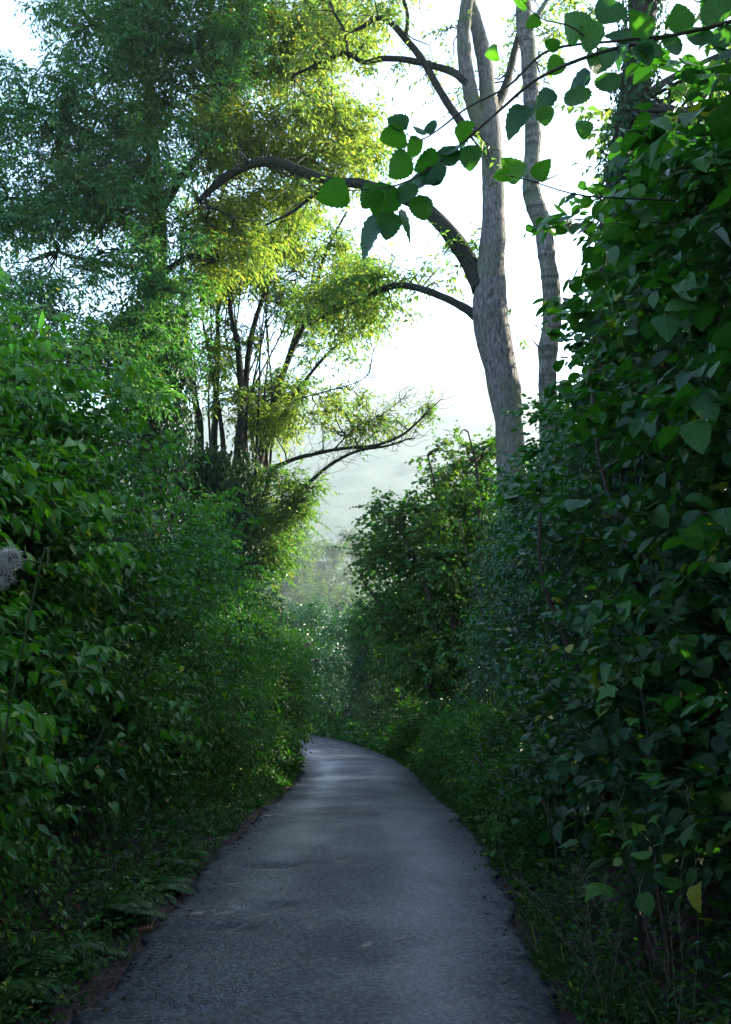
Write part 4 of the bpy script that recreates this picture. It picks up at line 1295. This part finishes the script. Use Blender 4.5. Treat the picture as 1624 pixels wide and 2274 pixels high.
# --- sycamore bush at the bend, leaning over the lane from the right
def sycamore_bush():
    rs = np.random.default_rng(521)
    D = 23.0
    b = ground_base(1010, D)
    root = thing('sycamore_bush', b, 'rounded sycamore bush leaning in from the right at the bend', 'shrub')
    stems = [[(1010, 1600), (960, 1350), (900, 1200), (850, 1140)], [(1020, 1600), (1000, 1300), (970, 1100), (950, 1010)], [(1030, 1600), (1060, 1250), (1060, 1050), (1040, 960)],
             [(1035, 1600), (1110, 1300), (1130, 1100), (1120, 980)], [(1000, 1600), (930, 1450), (850, 1350), (800, 1280)]]
    sk = []
    for pts in stems:
        q = pl(pts, (23, 22.5)); q[0, 2] = b[2] - 0.1
        limb('stem', q, [0.07, 0.05, 0.03, 0.015], M_TWIG, root, n=20, sides=7)
        sk.append(catmull(q, 24)[6:])
    sk = np.concatenate(sk)
    L = Leaves(); W = Woody()
    kw = dict(size=0.10, k=7, length=0.45, hang=0.35, droop=0.2)
    crown(L, W, sk, [(815, 1150), (940, 1110), (1000, 1060), (1130, 1040), (1200, 1120), (1200, 1500), (1000, 1560), (860, 1440), (800, 1350), (805, 1240)], (21.5, 25), 80, (0.45, 0.8), 66, rs, tint=0.5, **kw)
    crown(L, W, sk, [(940, 1010), (1000, 965), (1110, 980), (1130, 1060), (980, 1080)], (21.8, 24), 16, (0.28, 0.48), 48, rs, tint=0.6, **kw)
    crown(L, W, sk, [(795, 1135), (850, 1115), (860, 1165), (800, 1185)], (21.8, 22.6), 4, (0.25, 0.36), 50, rs, tint=0.5, **kw)
    crown(L, W, sk, [(925, 1000), (1060, 940), (1090, 990), (940, 1080)], (22, 23), 5, (0.2, 0.32), 26, rs, tint=0.75, **kw)
    m = 16000
    q = poly_points([(830, 1180), (950, 1120), (1130, 1060), (1210, 1130), (1210, 1560), (1000, 1600), (880, 1480), (825, 1360)], 400, rs)
    dd = rs.uniform(22.6, 26, m); k_ = rs.integers(0, 400, m)
    ip = np.array([P(u, v, 24) for u, v in q])[k_]
    ip = CAMP + (ip - CAMP) * (dd / 24)[:, None] + rs.normal(0, 0.25, (m, 3))
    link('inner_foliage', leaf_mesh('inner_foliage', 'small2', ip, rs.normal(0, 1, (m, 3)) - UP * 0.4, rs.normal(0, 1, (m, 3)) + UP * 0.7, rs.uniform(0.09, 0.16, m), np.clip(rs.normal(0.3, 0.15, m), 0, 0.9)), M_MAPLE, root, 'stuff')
    A = L.arrays()
    s_ = nearest_visible(A[0], A[3], 300, cell=9)
    leaf_objects(root, 'maple', M_MAPLE, *[q[s_] for q in A], seed=5)
    rest = np.ones(len(A[0]), bool); rest[s_] = False
    link('foliage', leaf_mesh('foliage', 'maple_far', *[q[rest] for q in A], seed=5), M_MAPLE, root, 'stuff')
    W.build('twigs', M_TWIG, root, 'stuff')


sycamore_bush()


# --- misty trees in the valley beyond the bend
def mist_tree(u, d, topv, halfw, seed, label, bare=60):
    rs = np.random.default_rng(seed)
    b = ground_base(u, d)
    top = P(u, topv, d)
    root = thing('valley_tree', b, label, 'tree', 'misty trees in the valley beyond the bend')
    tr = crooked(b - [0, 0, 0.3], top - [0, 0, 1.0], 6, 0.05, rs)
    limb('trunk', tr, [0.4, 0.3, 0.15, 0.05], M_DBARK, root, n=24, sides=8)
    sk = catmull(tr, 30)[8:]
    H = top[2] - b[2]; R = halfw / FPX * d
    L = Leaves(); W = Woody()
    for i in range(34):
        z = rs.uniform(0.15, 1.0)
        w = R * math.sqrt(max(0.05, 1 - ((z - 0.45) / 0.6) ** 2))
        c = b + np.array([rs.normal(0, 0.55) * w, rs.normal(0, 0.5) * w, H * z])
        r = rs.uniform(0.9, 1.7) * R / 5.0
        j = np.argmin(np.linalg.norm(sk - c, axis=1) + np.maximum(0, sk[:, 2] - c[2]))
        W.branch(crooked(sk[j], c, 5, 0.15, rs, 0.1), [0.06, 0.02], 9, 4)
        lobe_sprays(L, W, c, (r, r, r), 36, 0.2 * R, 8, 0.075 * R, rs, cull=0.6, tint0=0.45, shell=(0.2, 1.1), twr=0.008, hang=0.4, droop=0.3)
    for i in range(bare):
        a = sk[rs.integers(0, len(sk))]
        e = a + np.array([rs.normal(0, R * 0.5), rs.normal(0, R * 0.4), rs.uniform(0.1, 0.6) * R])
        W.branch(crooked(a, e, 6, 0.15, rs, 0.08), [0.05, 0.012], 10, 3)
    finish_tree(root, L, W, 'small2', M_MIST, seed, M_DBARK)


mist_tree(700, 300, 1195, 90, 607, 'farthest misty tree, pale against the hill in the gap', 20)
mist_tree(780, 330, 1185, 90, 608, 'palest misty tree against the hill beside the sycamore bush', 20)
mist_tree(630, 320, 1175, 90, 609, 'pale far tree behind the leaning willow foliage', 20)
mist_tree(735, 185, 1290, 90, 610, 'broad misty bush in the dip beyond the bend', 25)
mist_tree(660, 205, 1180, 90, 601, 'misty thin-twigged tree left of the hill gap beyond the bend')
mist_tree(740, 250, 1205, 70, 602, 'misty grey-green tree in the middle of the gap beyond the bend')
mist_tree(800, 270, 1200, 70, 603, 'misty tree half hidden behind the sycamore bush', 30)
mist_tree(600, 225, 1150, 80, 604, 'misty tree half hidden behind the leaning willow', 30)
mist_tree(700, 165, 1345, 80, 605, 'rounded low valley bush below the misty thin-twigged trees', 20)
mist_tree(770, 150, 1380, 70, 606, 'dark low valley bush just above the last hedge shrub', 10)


# ------------------------------------------------------------------ the hazel bough in the foreground
def hazel_bough():
    rs = np.random.default_rng(701)
    b = P(1700, 20, 3.1)
    root = thing('hazel_bough', ground_base(1800, 3.3), 'hazel bough with big translucent leaves reaching across the sky from the right', 'branch')
    main = pl([(1790, -10), (1624, 48), (1480, 82), (1330, 118), (1200, 172), (1110, 245), (1030, 315), (960, 372), (880, 412), (775, 424)], (3.3, 2.55))
    foot = np.array([1.75, 3.35, 0.0]); foot[2] = ground_z(foot[0:1], foot[1:2])[0] - 0.05
    down = np.vstack([foot, foot + [0.05, 0, 1.2], foot + [-0.05, 0, 2.3], main[0]])
    limb('stem', down, [0.02, 0.016, 0.011, 0.0075], M_TWIG, root, n=24, sides=7)
    br_main = limb('branch', main, [0.0075, 0.006, 0.005, 0.004, 0.0025, 0.0015], M_TWIG, root, n=50, sides=7, rough=0.1)
    second = pl([(1500, 78), (1360, 92), (1220, 112), (1130, 190), (1040, 238), (975, 287), (935, 310), (905, 300)], (3.0, 2.6))
    br_second = limb('branch', second, [0.005, 0.004, 0.003, 0.002, 0.001], M_TWIG, root, n=40, sides=6, rough=0.1)
    third = pl([(1330, 110), (1270, 60), (1200, 40), (1150, -10)], (2.85, 2.75))
    br_third = limb('branch', third, [0.003, 0.002, 0.001], M_TWIG, root, n=14, sides=6)
    fourth = pl([(1500, 445), (1380, 440), (1280, 432), (1180, 402), (1150, 395), (1110, 385)], (3.6, 3.1))
    br_fourth = limb('branch', fourth, [0.004, 0.003, 0.002, 0.001], M_TWIG, root, n=18, sides=6)
    spec = [(902, 300, 838, 306, .62, 0), (940, 312, 910, 350, .7, 0), (904, 288, 856, 268, .15, 1), (938, 300, 930, 268, .2, 1), (958, 300, 968, 268, .2, 1), (1022, 322, 1072, 272, .65, 0), (1040, 322, 1050, 388, .4, 0),
            (985, 325, 1012, 385, .3, 0), (915, 352, 848, 392, .6, 0), (985, 395, 855, 412, .2, 1), (875, 412, 832, 500, .35, 0), (930, 432, 946, 492, .55, 0), (885, 470, 944, 522, .2, 1), (850, 488, 778, 575, .3, 1),
            (775, 424, 697, 440, .6, 0), (1175, 238, 1115, 288, .2, 1), (1230, 200, 1172, 245, .2, 1), (1210, 235, 1212, 288, .62, 0), (1312, 160, 1232, 205, .15, 1), (1285, 190, 1276, 262, .65, 0), (1345, 160, 1362, 222, .55, 0),
            (1356, 105, 1320, 170, .2, 1), (1248, 128, 1212, 172, .6, 0), (1240, 112, 1205, 92, .5, 0), (1106, 116, 1068, 126, .75, 0), (1160, 395, 1128, 362, .7, 0), (1190, 398, 1208, 358, .65, 0), (1135, 388, 1096, 386, .7, 0),
            (1284, 432, 1248, 440, .2, 1), (1310, 300, 1270, 270, .5, 0), (975, 352, 905, 372, .45, 0), (995, 345, 1025, 300, .35, 1), (960, 372, 1000, 420, .3, 0), (905, 405, 900, 470, .5, 0), (840, 415, 800, 470, .45, 0), (870, 470, 850, 540, .5, 0),
            (1400, 95, 1340, 60, .3, 1), (1390, 95, 1350, 140, .2, 1), (1440, 85, 1415, 20, .45, 0), (1450, 88, 1420, 150, .4, 0), (1330, 100, 1290, 40, .5, 0), (1290, 80, 1240, 20, .55, 0), (1370, 50, 1330, -20, .3, 1), (1500, 75, 1480, 140, .4, 0), (1520, 70, 1500, 0, .5, 0),
            (1560, 60, 1540, 130, .35, 0), (1200, 40, 1165, 60, .6, 0), (1170, 10, 1130, 0, .6, 0), (1330, 125, 1300, 170, .5, 0), (1600, 50, 1580, -20, .5, 0), (1610, 55, 1600, 130, .4, 0), (1415, 100, 1440, 160, .25, 1)]
    tips = np.concatenate([catmull(main, 60), catmull(second, 50), catmull(third, 20), catmull(fourth, 20)])
    owner = np.concatenate([np.full(60, 0), np.full(50, 1), np.full(20, 2), np.full(20, 3)])
    own = []
    A = [[], [], [], [], []]
    Wp = Woody()
    for (u0, v0, u1, v1, tn, top) in spec:
        uu, vv, zz = project(tips)
        j = np.argmin((uu - u0) ** 2 + (vv - v0) ** 2)
        own.append(owner[j])
        d = tips[j, 1] + rs.normal(0, 0.03)
        p0 = P(u0, v0, d); p1 = P(u1, v1, d + rs.uniform(-0.02, 0.05))
        vec = p1 - p0
        s = np.linalg.norm(vec)
        cam = unit(CAMP - p0)
        nr = (UP * 0.75 + cam * 0.65 if top else UP * 0.35 - cam * 0.8) + rs.normal(0, 0.18, 3)
        for q, x in zip(A, (p0, vec, nr, max(s, 0.045) * 0.88, tn)):
            q.append(x)
        if np.linalg.norm(tips[j] - p0) > 0.004:
            Wp.branch(np.array([tips[j], 0.5 * (tips[j] + p0) + [0, 0, 0.004], p0]), [0.0012, 0.0008], 5, 4)
    own = np.array(own)
    for k, br in enumerate((br_main, br_second, br_third, br_fourth)):
        leaf_objects(br, 'hazel_fine', M_BOUGH, *[np.array(q)[own == k] for q in A], seed=3 + k)
    Wp.build('leaf_stalks', M_GTWIG, root, 'stuff')


hazel_bough()


# ------------------------------------------------------------------ sycamore sapling, bindweed, ferns, dry stalks, seed heads
def sapling(name, label, side, y, height, off, seed, n=60, size=0.12, mat=M_ELDER, spread=0.35, tint=0.6):
    rs = np.random.default_rng(seed)
    cc, tt, nn = lane_frame(np.array([y]))
    b = cc[0] + side * nn[0] * (HALF + off)
    b[2] = ground_z(b[0:1], b[1:2])[0]
    root = thing(name, b, label, 'sapling')
    top = cc[0] + side * nn[0] * (HALF + off * (0.8 if height < 2 else 1.0)); top[2] = cc[0, 2] + height
    pts = crooked(b, top, 6, 0.04, rs)
    limb('stem', pts, [0.014, 0.004], M_TWIG, root, n=20, sides=6)
    sk = catmull(pts, 40)
    A = [[], [], [], [], []]
    W = Woody()
    for i in range(n):
        f = 1.0 - (0.55 if height < 2 else 0.3) * rs.random() ** 1.4
        a = sk[int(f * 39)]
        ang = rs.uniform(0, 6.28)
        dr = np.array([math.cos(ang), math.sin(ang), rs.uniform(0.0, 0.5)])
        ln = spread * (1.5 - f * 0.9) * rs.uniform(0.3, 1.1)
        e = a + dr * ln
        W.branch(np.array([a, 0.5 * (a + e) + [0, 0, 0.02], e]), [0.0025, 0.0012], 5, 3)
        for q, x in zip(A, (e, dr - UP * rs.uniform(0.2, 0.9), UP * 0.9 + dr * 0.5 + rs.normal(0, 0.2, 3), size * rs.uniform(0.6, 1.15), np.clip(rs.normal(tint, 0.15), 0, 0.92))):
            q.append(x)
    leaf_objects(root, 'maple', mat, *[np.array(q) for q in A], seed=seed)
    W.build('leaf_stalks', M_GTWIG, root, 'stuff')


sapling('sycamore_sapling', 'sycamore sapling poking out of the top of the elder shrub at the left edge', LEFT, 5.9, 3.9, 0.95, 801, 70, 0.12, M_ELDER, 0.4, 0.62)
sapling('sycamore_sapling', 'thin sycamore shoot standing above the hedge right of the elder shrub', LEFT, 7.3, 4.05, 0.95, 802, 34, 0.11, M_ELDER, 0.2, 0.7)
sapling('sycamore_sapling', 'dark low sycamore seedling beside the road on the right verge', RIGHT, 5.7, 0.85, 0.5, 803, 30, 0.15, M_BRAM, 0.3, 0.45)
sapling('sycamore_sapling', 'bright green sycamore shoot in the middle of the right hedge', RIGHT, 5.0, 1.65, 0.42, 804, 24, 0.10, M_ELDER, 0.22, 0.6)


def bindweed(label, y, z, seed, n=16, side=LEFT):
    rs = np.random.default_rng(seed)
    cc, tt, nn = lane_frame(np.array([y]))
    b = cc[0] + side * nn[0] * (HALF + 0.6)
    b[2] = ground_z(b[0:1], b[1:2])[0]
    root = thing('bindweed', b, label, 'climber')
    pts = [b]
    for k in range(7):
        f = (k + 1) / 7
        pts.append(cc[0] + side * nn[0] * (HALF + 0.34 + 0.08 * z * f + rs.normal(0, 0.04)) + tt[0] * (rs.normal(0, 0.12) + f * 0.4) + np.array([0, 0, z * f]))
    limb('stem', np.array(pts), [0.004, 0.002], M_GTWIG, root, n=40, sides=5)
    sk = catmull(pts, 60)
    A = [[], [], [], [], []]
    for i in range(n):
        a = sk[int(rs.uniform(0.4, 1) * 59)]
        out = -side * nn[0]
        e = a + out * rs.uniform(0.02, 0.10) - tt[0] * rs.uniform(0, 0.12) + rs.normal(0, 0.06, 3)
        for q, x in zip(A, (e, out * 0.3 - UP * 0.8 + rs.normal(0, 0.4, 3), out * 0.6 - tt[0] * 0.7 + UP * 0.4 + rs.normal(0, 0.3, 3), rs.uniform(0.05, 0.09), np.clip(rs.normal(0.4, 0.25), 0, 0.92))):
            q.append(x)
    leaf_objects(root, 'heart', M_ELDER, *[np.array(q) for q in A], seed=seed)


bindweed('bindweed with heart-shaped leaves climbing the left hedge below the thistle', 4.9, 1.75, 811, 20)
bindweed('bindweed with hanging heart-shaped leaves half way up the brambles', 6.6, 1.9, 812, 22)
bindweed('yellow-green bindweed trailing down the low left hedge', 4.7, 1.1, 813, 12)


def fern(y, off, seed, label, n=9, ln=0.6):
    rs = np.random.default_rng(seed)
    cc, tt, nn = lane_frame(np.array([y]))
    b = cc[0] - nn[0] * (HALF + off)
    b[2] = ground_z(b[0:1], b[1:2])[0]
    root = thing('fern', b, label, 'fern', 'ferns at the foot of the left bank')
    for i in range(n):
        ang = rs.uniform(-1.5, 1.5)
        d = nn[0] * math.cos(ang) + tt[0] * math.sin(ang) + UP * rs.uniform(0.45, 1.0)
        L = Leaves()
        l = ln * rs.uniform(0.7, 1.15)
        k = 26
        t = np.linspace(0.1, 1, k)
        d = unit(d)
        q = b + d * (l * t)[:, None] - UP * (0.55 * l * t ** 2)[:, None]
        tan = unit(np.gradient(q, axis=0))
        sd = unit(np.cross(tan, UP))
        sz = 0.13 * np.sin(np.pi * np.clip(t, 0.05, 0.99) ** 0.8) * ln / 0.6 + 0.01
        for sgn in (-1, 1):
            L.add(q, sd * sgn + tan * 0.45, np.cross(sd, tan) + rs.normal(0, 0.1, (k, 3)), sz, np.clip(rs.normal(0.4, 0.1, k), 0, 1))
        link('frond', leaf_mesh('frond', 'willow', *L.arrays()), M_BRAM, root)


for i, (y, off, l, lab) in enumerate([(5.5, 0.45, 0.5, 'dark fern nearest the camera, drooping over the left road edge'), (6.1, 0.42, 0.5, 'dark fern second along the foot of the left bank'),
                                      (6.8, 0.36, 0.5, 'dark fern beside the first hollow in the road'), (7.7, 0.32, 0.5, 'dark fern under the brambles by the road hollows'),
                                      (8.6, 0.3, 0.45, 'small fern farthest along the left road edge')]):
    fern(y, off, 820 + i, lab, 9, l)


def dry_stalks(y, off, h, seed, label, n=9):
    rs = np.random.default_rng(seed)
    cc, tt, nn = lane_frame(np.array([y]))
    b = cc[0] + nn[0] * (HALF + off)
    b[2] = ground_z(b[0:1], b[1:2])[0]
    root = thing('dry_grass_tuft', b, label, 'dry grass')
    for i in range(n):
        d = unit(np.array([rs.normal(-0.1, 0.28), rs.normal(0, 0.28), 1.0]))
        l = h * rs.uniform(0.6, 1.1)
        e = b + d * l + np.array([rs.normal(0, 0.08), rs.normal(0, 0.08), 0])
        q = crooked(b + rs.normal(0, 0.03, 3) * [1, 1, 0], e, 5, 0.05, rs)
        W = Woody(); W.branch(q, [0.0015, 0.0006], 12, 4)
        c = catmull(q, 30)
        for k in range(16):
            a = c[rs.integers(18, 30)]
            W.branch(np.array([a, a + unit(d + rs.normal(0, 0.5, 3)) * rs.uniform(0.02, 0.09)]), [0.0010, 0.0006], 3, 3)
        W.build('stalk', M_DRY, root)


dry_stalks(4.6, 0.42, 1.15, 831, 'pale dry grass tuft in front of the right hedge', 6)
dry_stalks(5.4, 0.25, 0.7, 832, 'short dry grass tuft at the right road edge', 7)
dry_stalks(7.2, 0.35, 1.0, 833, 'thin dry stalks beyond the sycamore seedling on the right', 6)


def thistle():
    rs = np.random.default_rng(841)
    c = P(22, 1238, 2.6)
    b = np.array([c[0] - 0.25, c[1] + 0.25, 0.0]); b[2] = ground_z(b[0:1], b[1:2])[0]
    root = thing('thistle', b, 'thistle gone to white fluffy seed at the left edge', 'thistle')
    st = np.vstack([b, b + [0.05, 0, 0.8], P(80, 1300, 2.75), P(105, 1262, 2.72), P(70, 1246, 2.66), c + [0.012, 0, -0.002]])
    limb('stem', st, [0.006, 0.004, 0.003, 0.0025, 0.002], M_GTWIG, root, n=40, sides=6)
    for (dx, dz, r) in ((0, 0.0, 0.025), (-0.014, -0.045, 0.014)):
        h = c + np.array([dx, 0.0, dz])
        V, Q, T = tube([h + [0.018, 0, -0.012], h + [0.006, 0, -0.004], h + [-0.008, 0, 0.006]], [0.006, 0.015, 0.011], n=10, sides=10, rough=0.2)
        head = link('seed_head', new_mesh('seed_head', V, np.concatenate([Q[:, [0, 1, 2]], Q[:, [0, 2, 3]], T[:, :3]])), M_SEPAL, root)
        n = 700
        d = sphere_dirs(n, rs)
        l = rs.uniform(0.5, 1.0, n) * r
        p0 = h + d * 0.008
        mid = p0 + d * (l * 0.5)[:, None] + rs.normal(0, 0.004, (n, 3))
        lines = np.stack([p0, mid, p0 + d * l[:, None] + rs.normal(0, 0.007, (n, 3)) - UP * 0.006], 1)
        V, Q = twig_mesh_arrays(lines, 0.0004, 0.00025)
        fl = link('fluff', new_mesh('fluff', V, Q), M_FLUFF, None, 'stuff')
        fl.parent = head; fl.matrix_parent_inverse = (root.matrix_basis @ head.matrix_parent_inverse).inverted()


thistle()


def agrimony(u, v, d, seed, label, n=10):
    rs = np.random.default_rng(seed)
    top = P(u, v, d)
    b = top.copy(); b[0] -= 0.25
    b[2] = ground_z(b[0:1], b[1:2])[0]
    root = thing('hemp_agrimony', b, label, 'wildflower', 'faded flower heads at the inside of the bend')
    limb('stem', np.vstack([b, 0.5 * (b + top) + [-0.05, 0, 0.1], top]), [0.009, 0.004], M_GTWIG, root, n=16, sides=6)
    for i in range(n):
        c = top + np.array([rs.normal(0, 0.16), rs.normal(0, 0.12), rs.normal(0, 0.12)])
        W = Woody()
        W.branch(np.array([top - [0, 0, 0.15], 0.5 * (top + c) - [0, 0, 0.06], c]), [0.003, 0.002], 5, 3)
        m = 70
        q = c + sphere_dirs(m, rs) * np.array([0.09, 0.08, 0.055]) * rs.uniform(0.5, 1.0, (m, 1))
        lines = np.stack([c + (q - c) * 0.3, q, q + rs.normal(0, 0.012, (m, 3)) + UP * 0.01], 1)
        W.prisms(lines, 0.006, 0.004)
        W.build('flower_head', M_AGRI, root)


agrimony(668, 1440, 25.5, 851, 'topmost faded hemp agrimony head on the left hedge end', 9)
agrimony(690, 1480, 26, 852, 'faded hemp agrimony head sticking out furthest over the lane', 10)
agrimony(664, 1475, 25, 853, 'faded hemp agrimony head nearest the brambles', 8)


# ------------------------------------------------------------------ ground cover, grass, grit and litter
def undergrowth(side, seed, label):
    rs = np.random.default_rng(seed)
    L = Leaves(); W = Woody()
    n = 4600
    y = 4.0 + 27 * rs.random(n) ** 1.7
    far_ = rs.random(n) < (0.3 if side > 0 else 0.05)
    y = np.where(far_, rs.uniform(27, 47, n), y)
    a = rs.uniform(0.14 if side < 0 else 0.03, 1.0, n)
    cc, tt, nn = lane_frame(y)
    p = cc + side * nn * (HALF + a)[:, None]
    p[:, 2] = ground_z(p[:, 0], p[:, 1])
    a = np.where(far_, a * 1.5, a)
    h = rs.uniform(0.08, 0.42, n) * np.clip(a * 2.2 + 0.1, 0.25, 1) * np.where(far_, 1.9, 1.0)
    d = UP + (-side) * nn * rs.uniform(-0.1, 0.75, n)[:, None] + rs.normal(0, 0.3, (n, 3))
    lines = sprays(L, p, d, h, 6, 0.055 * (0.7 + 0.5 * rs.random(n)) * np.clip(y / 9, 1, 3.0), hang=0.25, droop=0.3, tint=np.clip(rs.normal(0.38, 0.16, n), 0, 0.9), out=-side * nn, rs=rs)
    W.prisms(lines[::2], 0.002, 0.001)
    o = link('undergrowth', leaf_mesh('undergrowth', 'small2', *L.arrays(), seed=seed), M_BRAM, None, 'stuff')
    o['label'] = label; o['category'] = 'undergrowth'
    W.build('leaf_stalks', M_GTWIG, o, 'stuff')


undergrowth(LEFT, 901, 'low dark leafy undergrowth along the foot of the left bank')
undergrowth(RIGHT, 902, 'low leafy undergrowth along the right road edge')


def grass(side, seed, n, label):
    rs = np.random.default_rng(seed)
    y = 4.2 + 16 * rs.random(n) ** 1.8
    a = rs.uniform(0.0, 0.5, n)
    cc, tt, nn = lane_frame(y)
    clump = vnoise(np.stack([y, a, 0 * y], 1), 3.0, 4)
    keep = clump > -0.1
    p = (cc + side * nn * (HALF + a)[:, None])[keep]
    nn = nn[keep]
    p[:, 2] = ground_z(p[:, 0], p[:, 1])
    m = len(p)
    h = rs.uniform(0.06, 0.2, m)
    d = unit(UP + (-side) * nn * rs.uniform(-0.2, 0.7, m)[:, None] + rs.normal(0, 0.3, (m, 3)))
    e = p + d * h[:, None]
    tip = e + (d * 0.6 - UP * rs.uniform(0.1, 0.6, m)[:, None]) * (h * 0.6)[:, None]
    s = unit(np.cross(d, rs.normal(0, 1, (m, 3)))) * 0.0028
    V = np.stack([p - s, p + s, e - s * 0.8, e + s * 0.8, tip], 1).reshape(-1, 3)
    T = (np.array([[0, 1, 3], [0, 3, 2], [2, 3, 4]])[None] + (np.arange(m) * 5)[:, None, None]).reshape(-1, 3)
    tint = np.repeat(np.where(rs.random(m) < 0.08, 0.99, np.clip(rs.normal(0.45, 0.15, m), 0, 0.9)), 5)
    o = link('grass', new_mesh('grass', V, T, {'tint': ('FLOAT', tint)}), M_GRASS, None, 'stuff')
    o['label'] = label; o['category'] = 'grass'


grass(RIGHT, 911, 5000, 'thin grass blades fringing the right road edge')
grass(LEFT, 912, 1200, 'sparse grass blades along the left road edge')


def grit(seed, n=4000):
    rs = np.random.default_rng(seed)
    y = 4.0 + 18 * rs.random(n) ** 1.9
    side = np.where(rs.random(n) < 0.62, 1.0, -1.0)
    a = -np.abs(rs.normal(0, 0.16, n)) + 0.10
    loose = rs.random(n) < 0.12
    a = np.where(loose, -rs.uniform(0, 2.1, n), a)
    cc, tt, nn = lane_frame(y)
    p = cc + (side * (HALF + a))[:, None] * nn
    s_off = side * (HALF + a)
    p[:, 2] = np.maximum(ground_z(p[:, 0], p[:, 1]), cc[:, 2] + 0.012 + 0.03 * (1 - np.clip(np.abs(s_off) / HALF, 0, 1) ** 2) - np.where(np.abs(s_off) > HALF - 0.03, 0.03, 0))
    r = rs.uniform(0.003, 0.010, n) * np.where(loose, 0.7, 1)
    O = np.array([[1, 0, 0], [-0.5, 0.87, 0], [-0.5, -0.87, 0], [0.1, 0.1, 0.75], [0, 0, -0.4]], float)
    F = np.array([[0, 1, 3], [1, 2, 3], [2, 0, 3], [1, 0, 4], [2, 1, 4], [0, 2, 4]])
    V = p[:, None] + O[None] * r[:, None, None] * rs.uniform(0.6, 1.3, (n, 5, 3))
    T = (F[None] + (np.arange(n) * 5)[:, None, None]).reshape(-1, 3)
    o = link('gravel', new_mesh('gravel', V.reshape(-1, 3), T), M_PEB, None, 'stuff')
    o['label'] = 'loose grit strewn along both road edges'; o['category'] = 'gravel'


grit(921)


def fallen_twig(u, v, seed, ln, label, mat=M_DRY):
    rs = np.random.default_rng(seed)
    # where the view ray meets the ground
    d = 5.0
    for _ in range(30):
        p = P(u, v, d)
        d += (p[2] - ground_z(p[0:1], p[1:2])[0] - 0.012) * 2.0
    root = thing('fallen_twig', p, label, 'twig')
    a = rs.uniform(0, 6.28)
    e = p + np.array([math.cos(a), math.sin(a), 0.0]) * ln + [0, 0, 0.02]
    q = crooked(p, e, 5, 0.12, rs); q[:, 2] = np.maximum(q[:, 2], p[2])
    st = limb('stick', q, [0.005, 0.003, 0.002], mat, root, n=16, sides=6, rough=0.15)
    m = catmull(q, 10)[5]
    sd = limb('side_twig', np.array([m, m + [0.04, 0.05, 0.015], m + [0.09, 0.07, 0.02]]), [0.0028, 0.0015], mat, None, n=8, sides=5)
    sd.parent = st; sd.matrix_parent_inverse = (root.matrix_basis @ st.matrix_parent_inverse).inverted()


for i, (u, v, l, lab) in enumerate([(205, 2165, 0.16, 'pale forked twig lying on the left road edge'), (60, 2250, 0.22, 'pale stick in the bottom left corner'), (128, 2215, 0.14, 'thin twig between the forked twig and the corner stick'),
                                    (1390, 2150, 0.5, 'dark fallen stick low in the right verge'), (1200, 2240, 0.12, 'short twig at the bottom right road edge')]):
    fallen_twig(u, v, 930 + i, l, lab, M_TWIG if i == 3 else M_DRY)


def litter_leaves(seed, n=1200):
    rs = np.random.default_rng(seed)
    y = 4.0 + 14 * rs.random(n) ** 1.6
    side = np.where(rs.random(n) < 0.7, -1.0, 1.0)
    a = rs.normal(0.06, 0.14, n)
    cc, tt, nn = lane_frame(y)
    p = cc + (side * (HALF + a))[:, None] * nn
    p[:, 2] = np.maximum(ground_z(p[:, 0], p[:, 1]), cc[:, 2] + np.where(a < 0, 0.02, -0.01)) + 0.006
    d = rs.normal(0, 1, (n, 3)); d[:, 2] *= 0.15
    o = link('leaf_litter', leaf_mesh('leaf_litter', 'small', p, d, UP + rs.normal(0, 0.3, (n, 3)), rs.uniform(0.02, 0.05, n), rs.random(n)),
             leaf_material('dead_leaf', (0.03, 0.018, 0.012), (0.07, 0.04, 0.025), (0.13, 0.08, 0.05), None, trans=0.1, rough=0.8, spec=0.2), None, 'stuff')
    o['label'] = 'brown leaf litter in the gutter of the lane'; o['category'] = 'leaf litter'


litter_leaves(941)


# ------------------------------------------------------------------ haze
def haze():
    x0, x1, y0, y1, z0, z1 = -2600, 2600, -420, 3100, -14, 385
    V = np.array([(x, y, z) for z in (z0, z1) for y in (y0, y1) for x in (x0, x1)], float)
    F = np.array([[0, 2, 3, 1], [4, 5, 7, 6], [0, 1, 5, 4], [2, 6, 7, 3], [0, 4, 6, 2], [1, 3, 7, 5]])
    m, nt, N, L = mat_new('morning_haze')
    v = N.new('ShaderNodeVolumePrincipled')
    v.inputs['Color'].default_value = (0.84, 0.95, 1.0, 1)
    v.inputs['Density'].default_value = 0.00026
    v.inputs['Anisotropy'].default_value = 0.45
    o = N.new('ShaderNodeOutputMaterial'); L.new(v.outputs[0], o.inputs['Volume'])
    link('haze', new_mesh('haze', V, F), m, kind='stuff')['label'] = 'pale morning haze filling the valley'


haze()
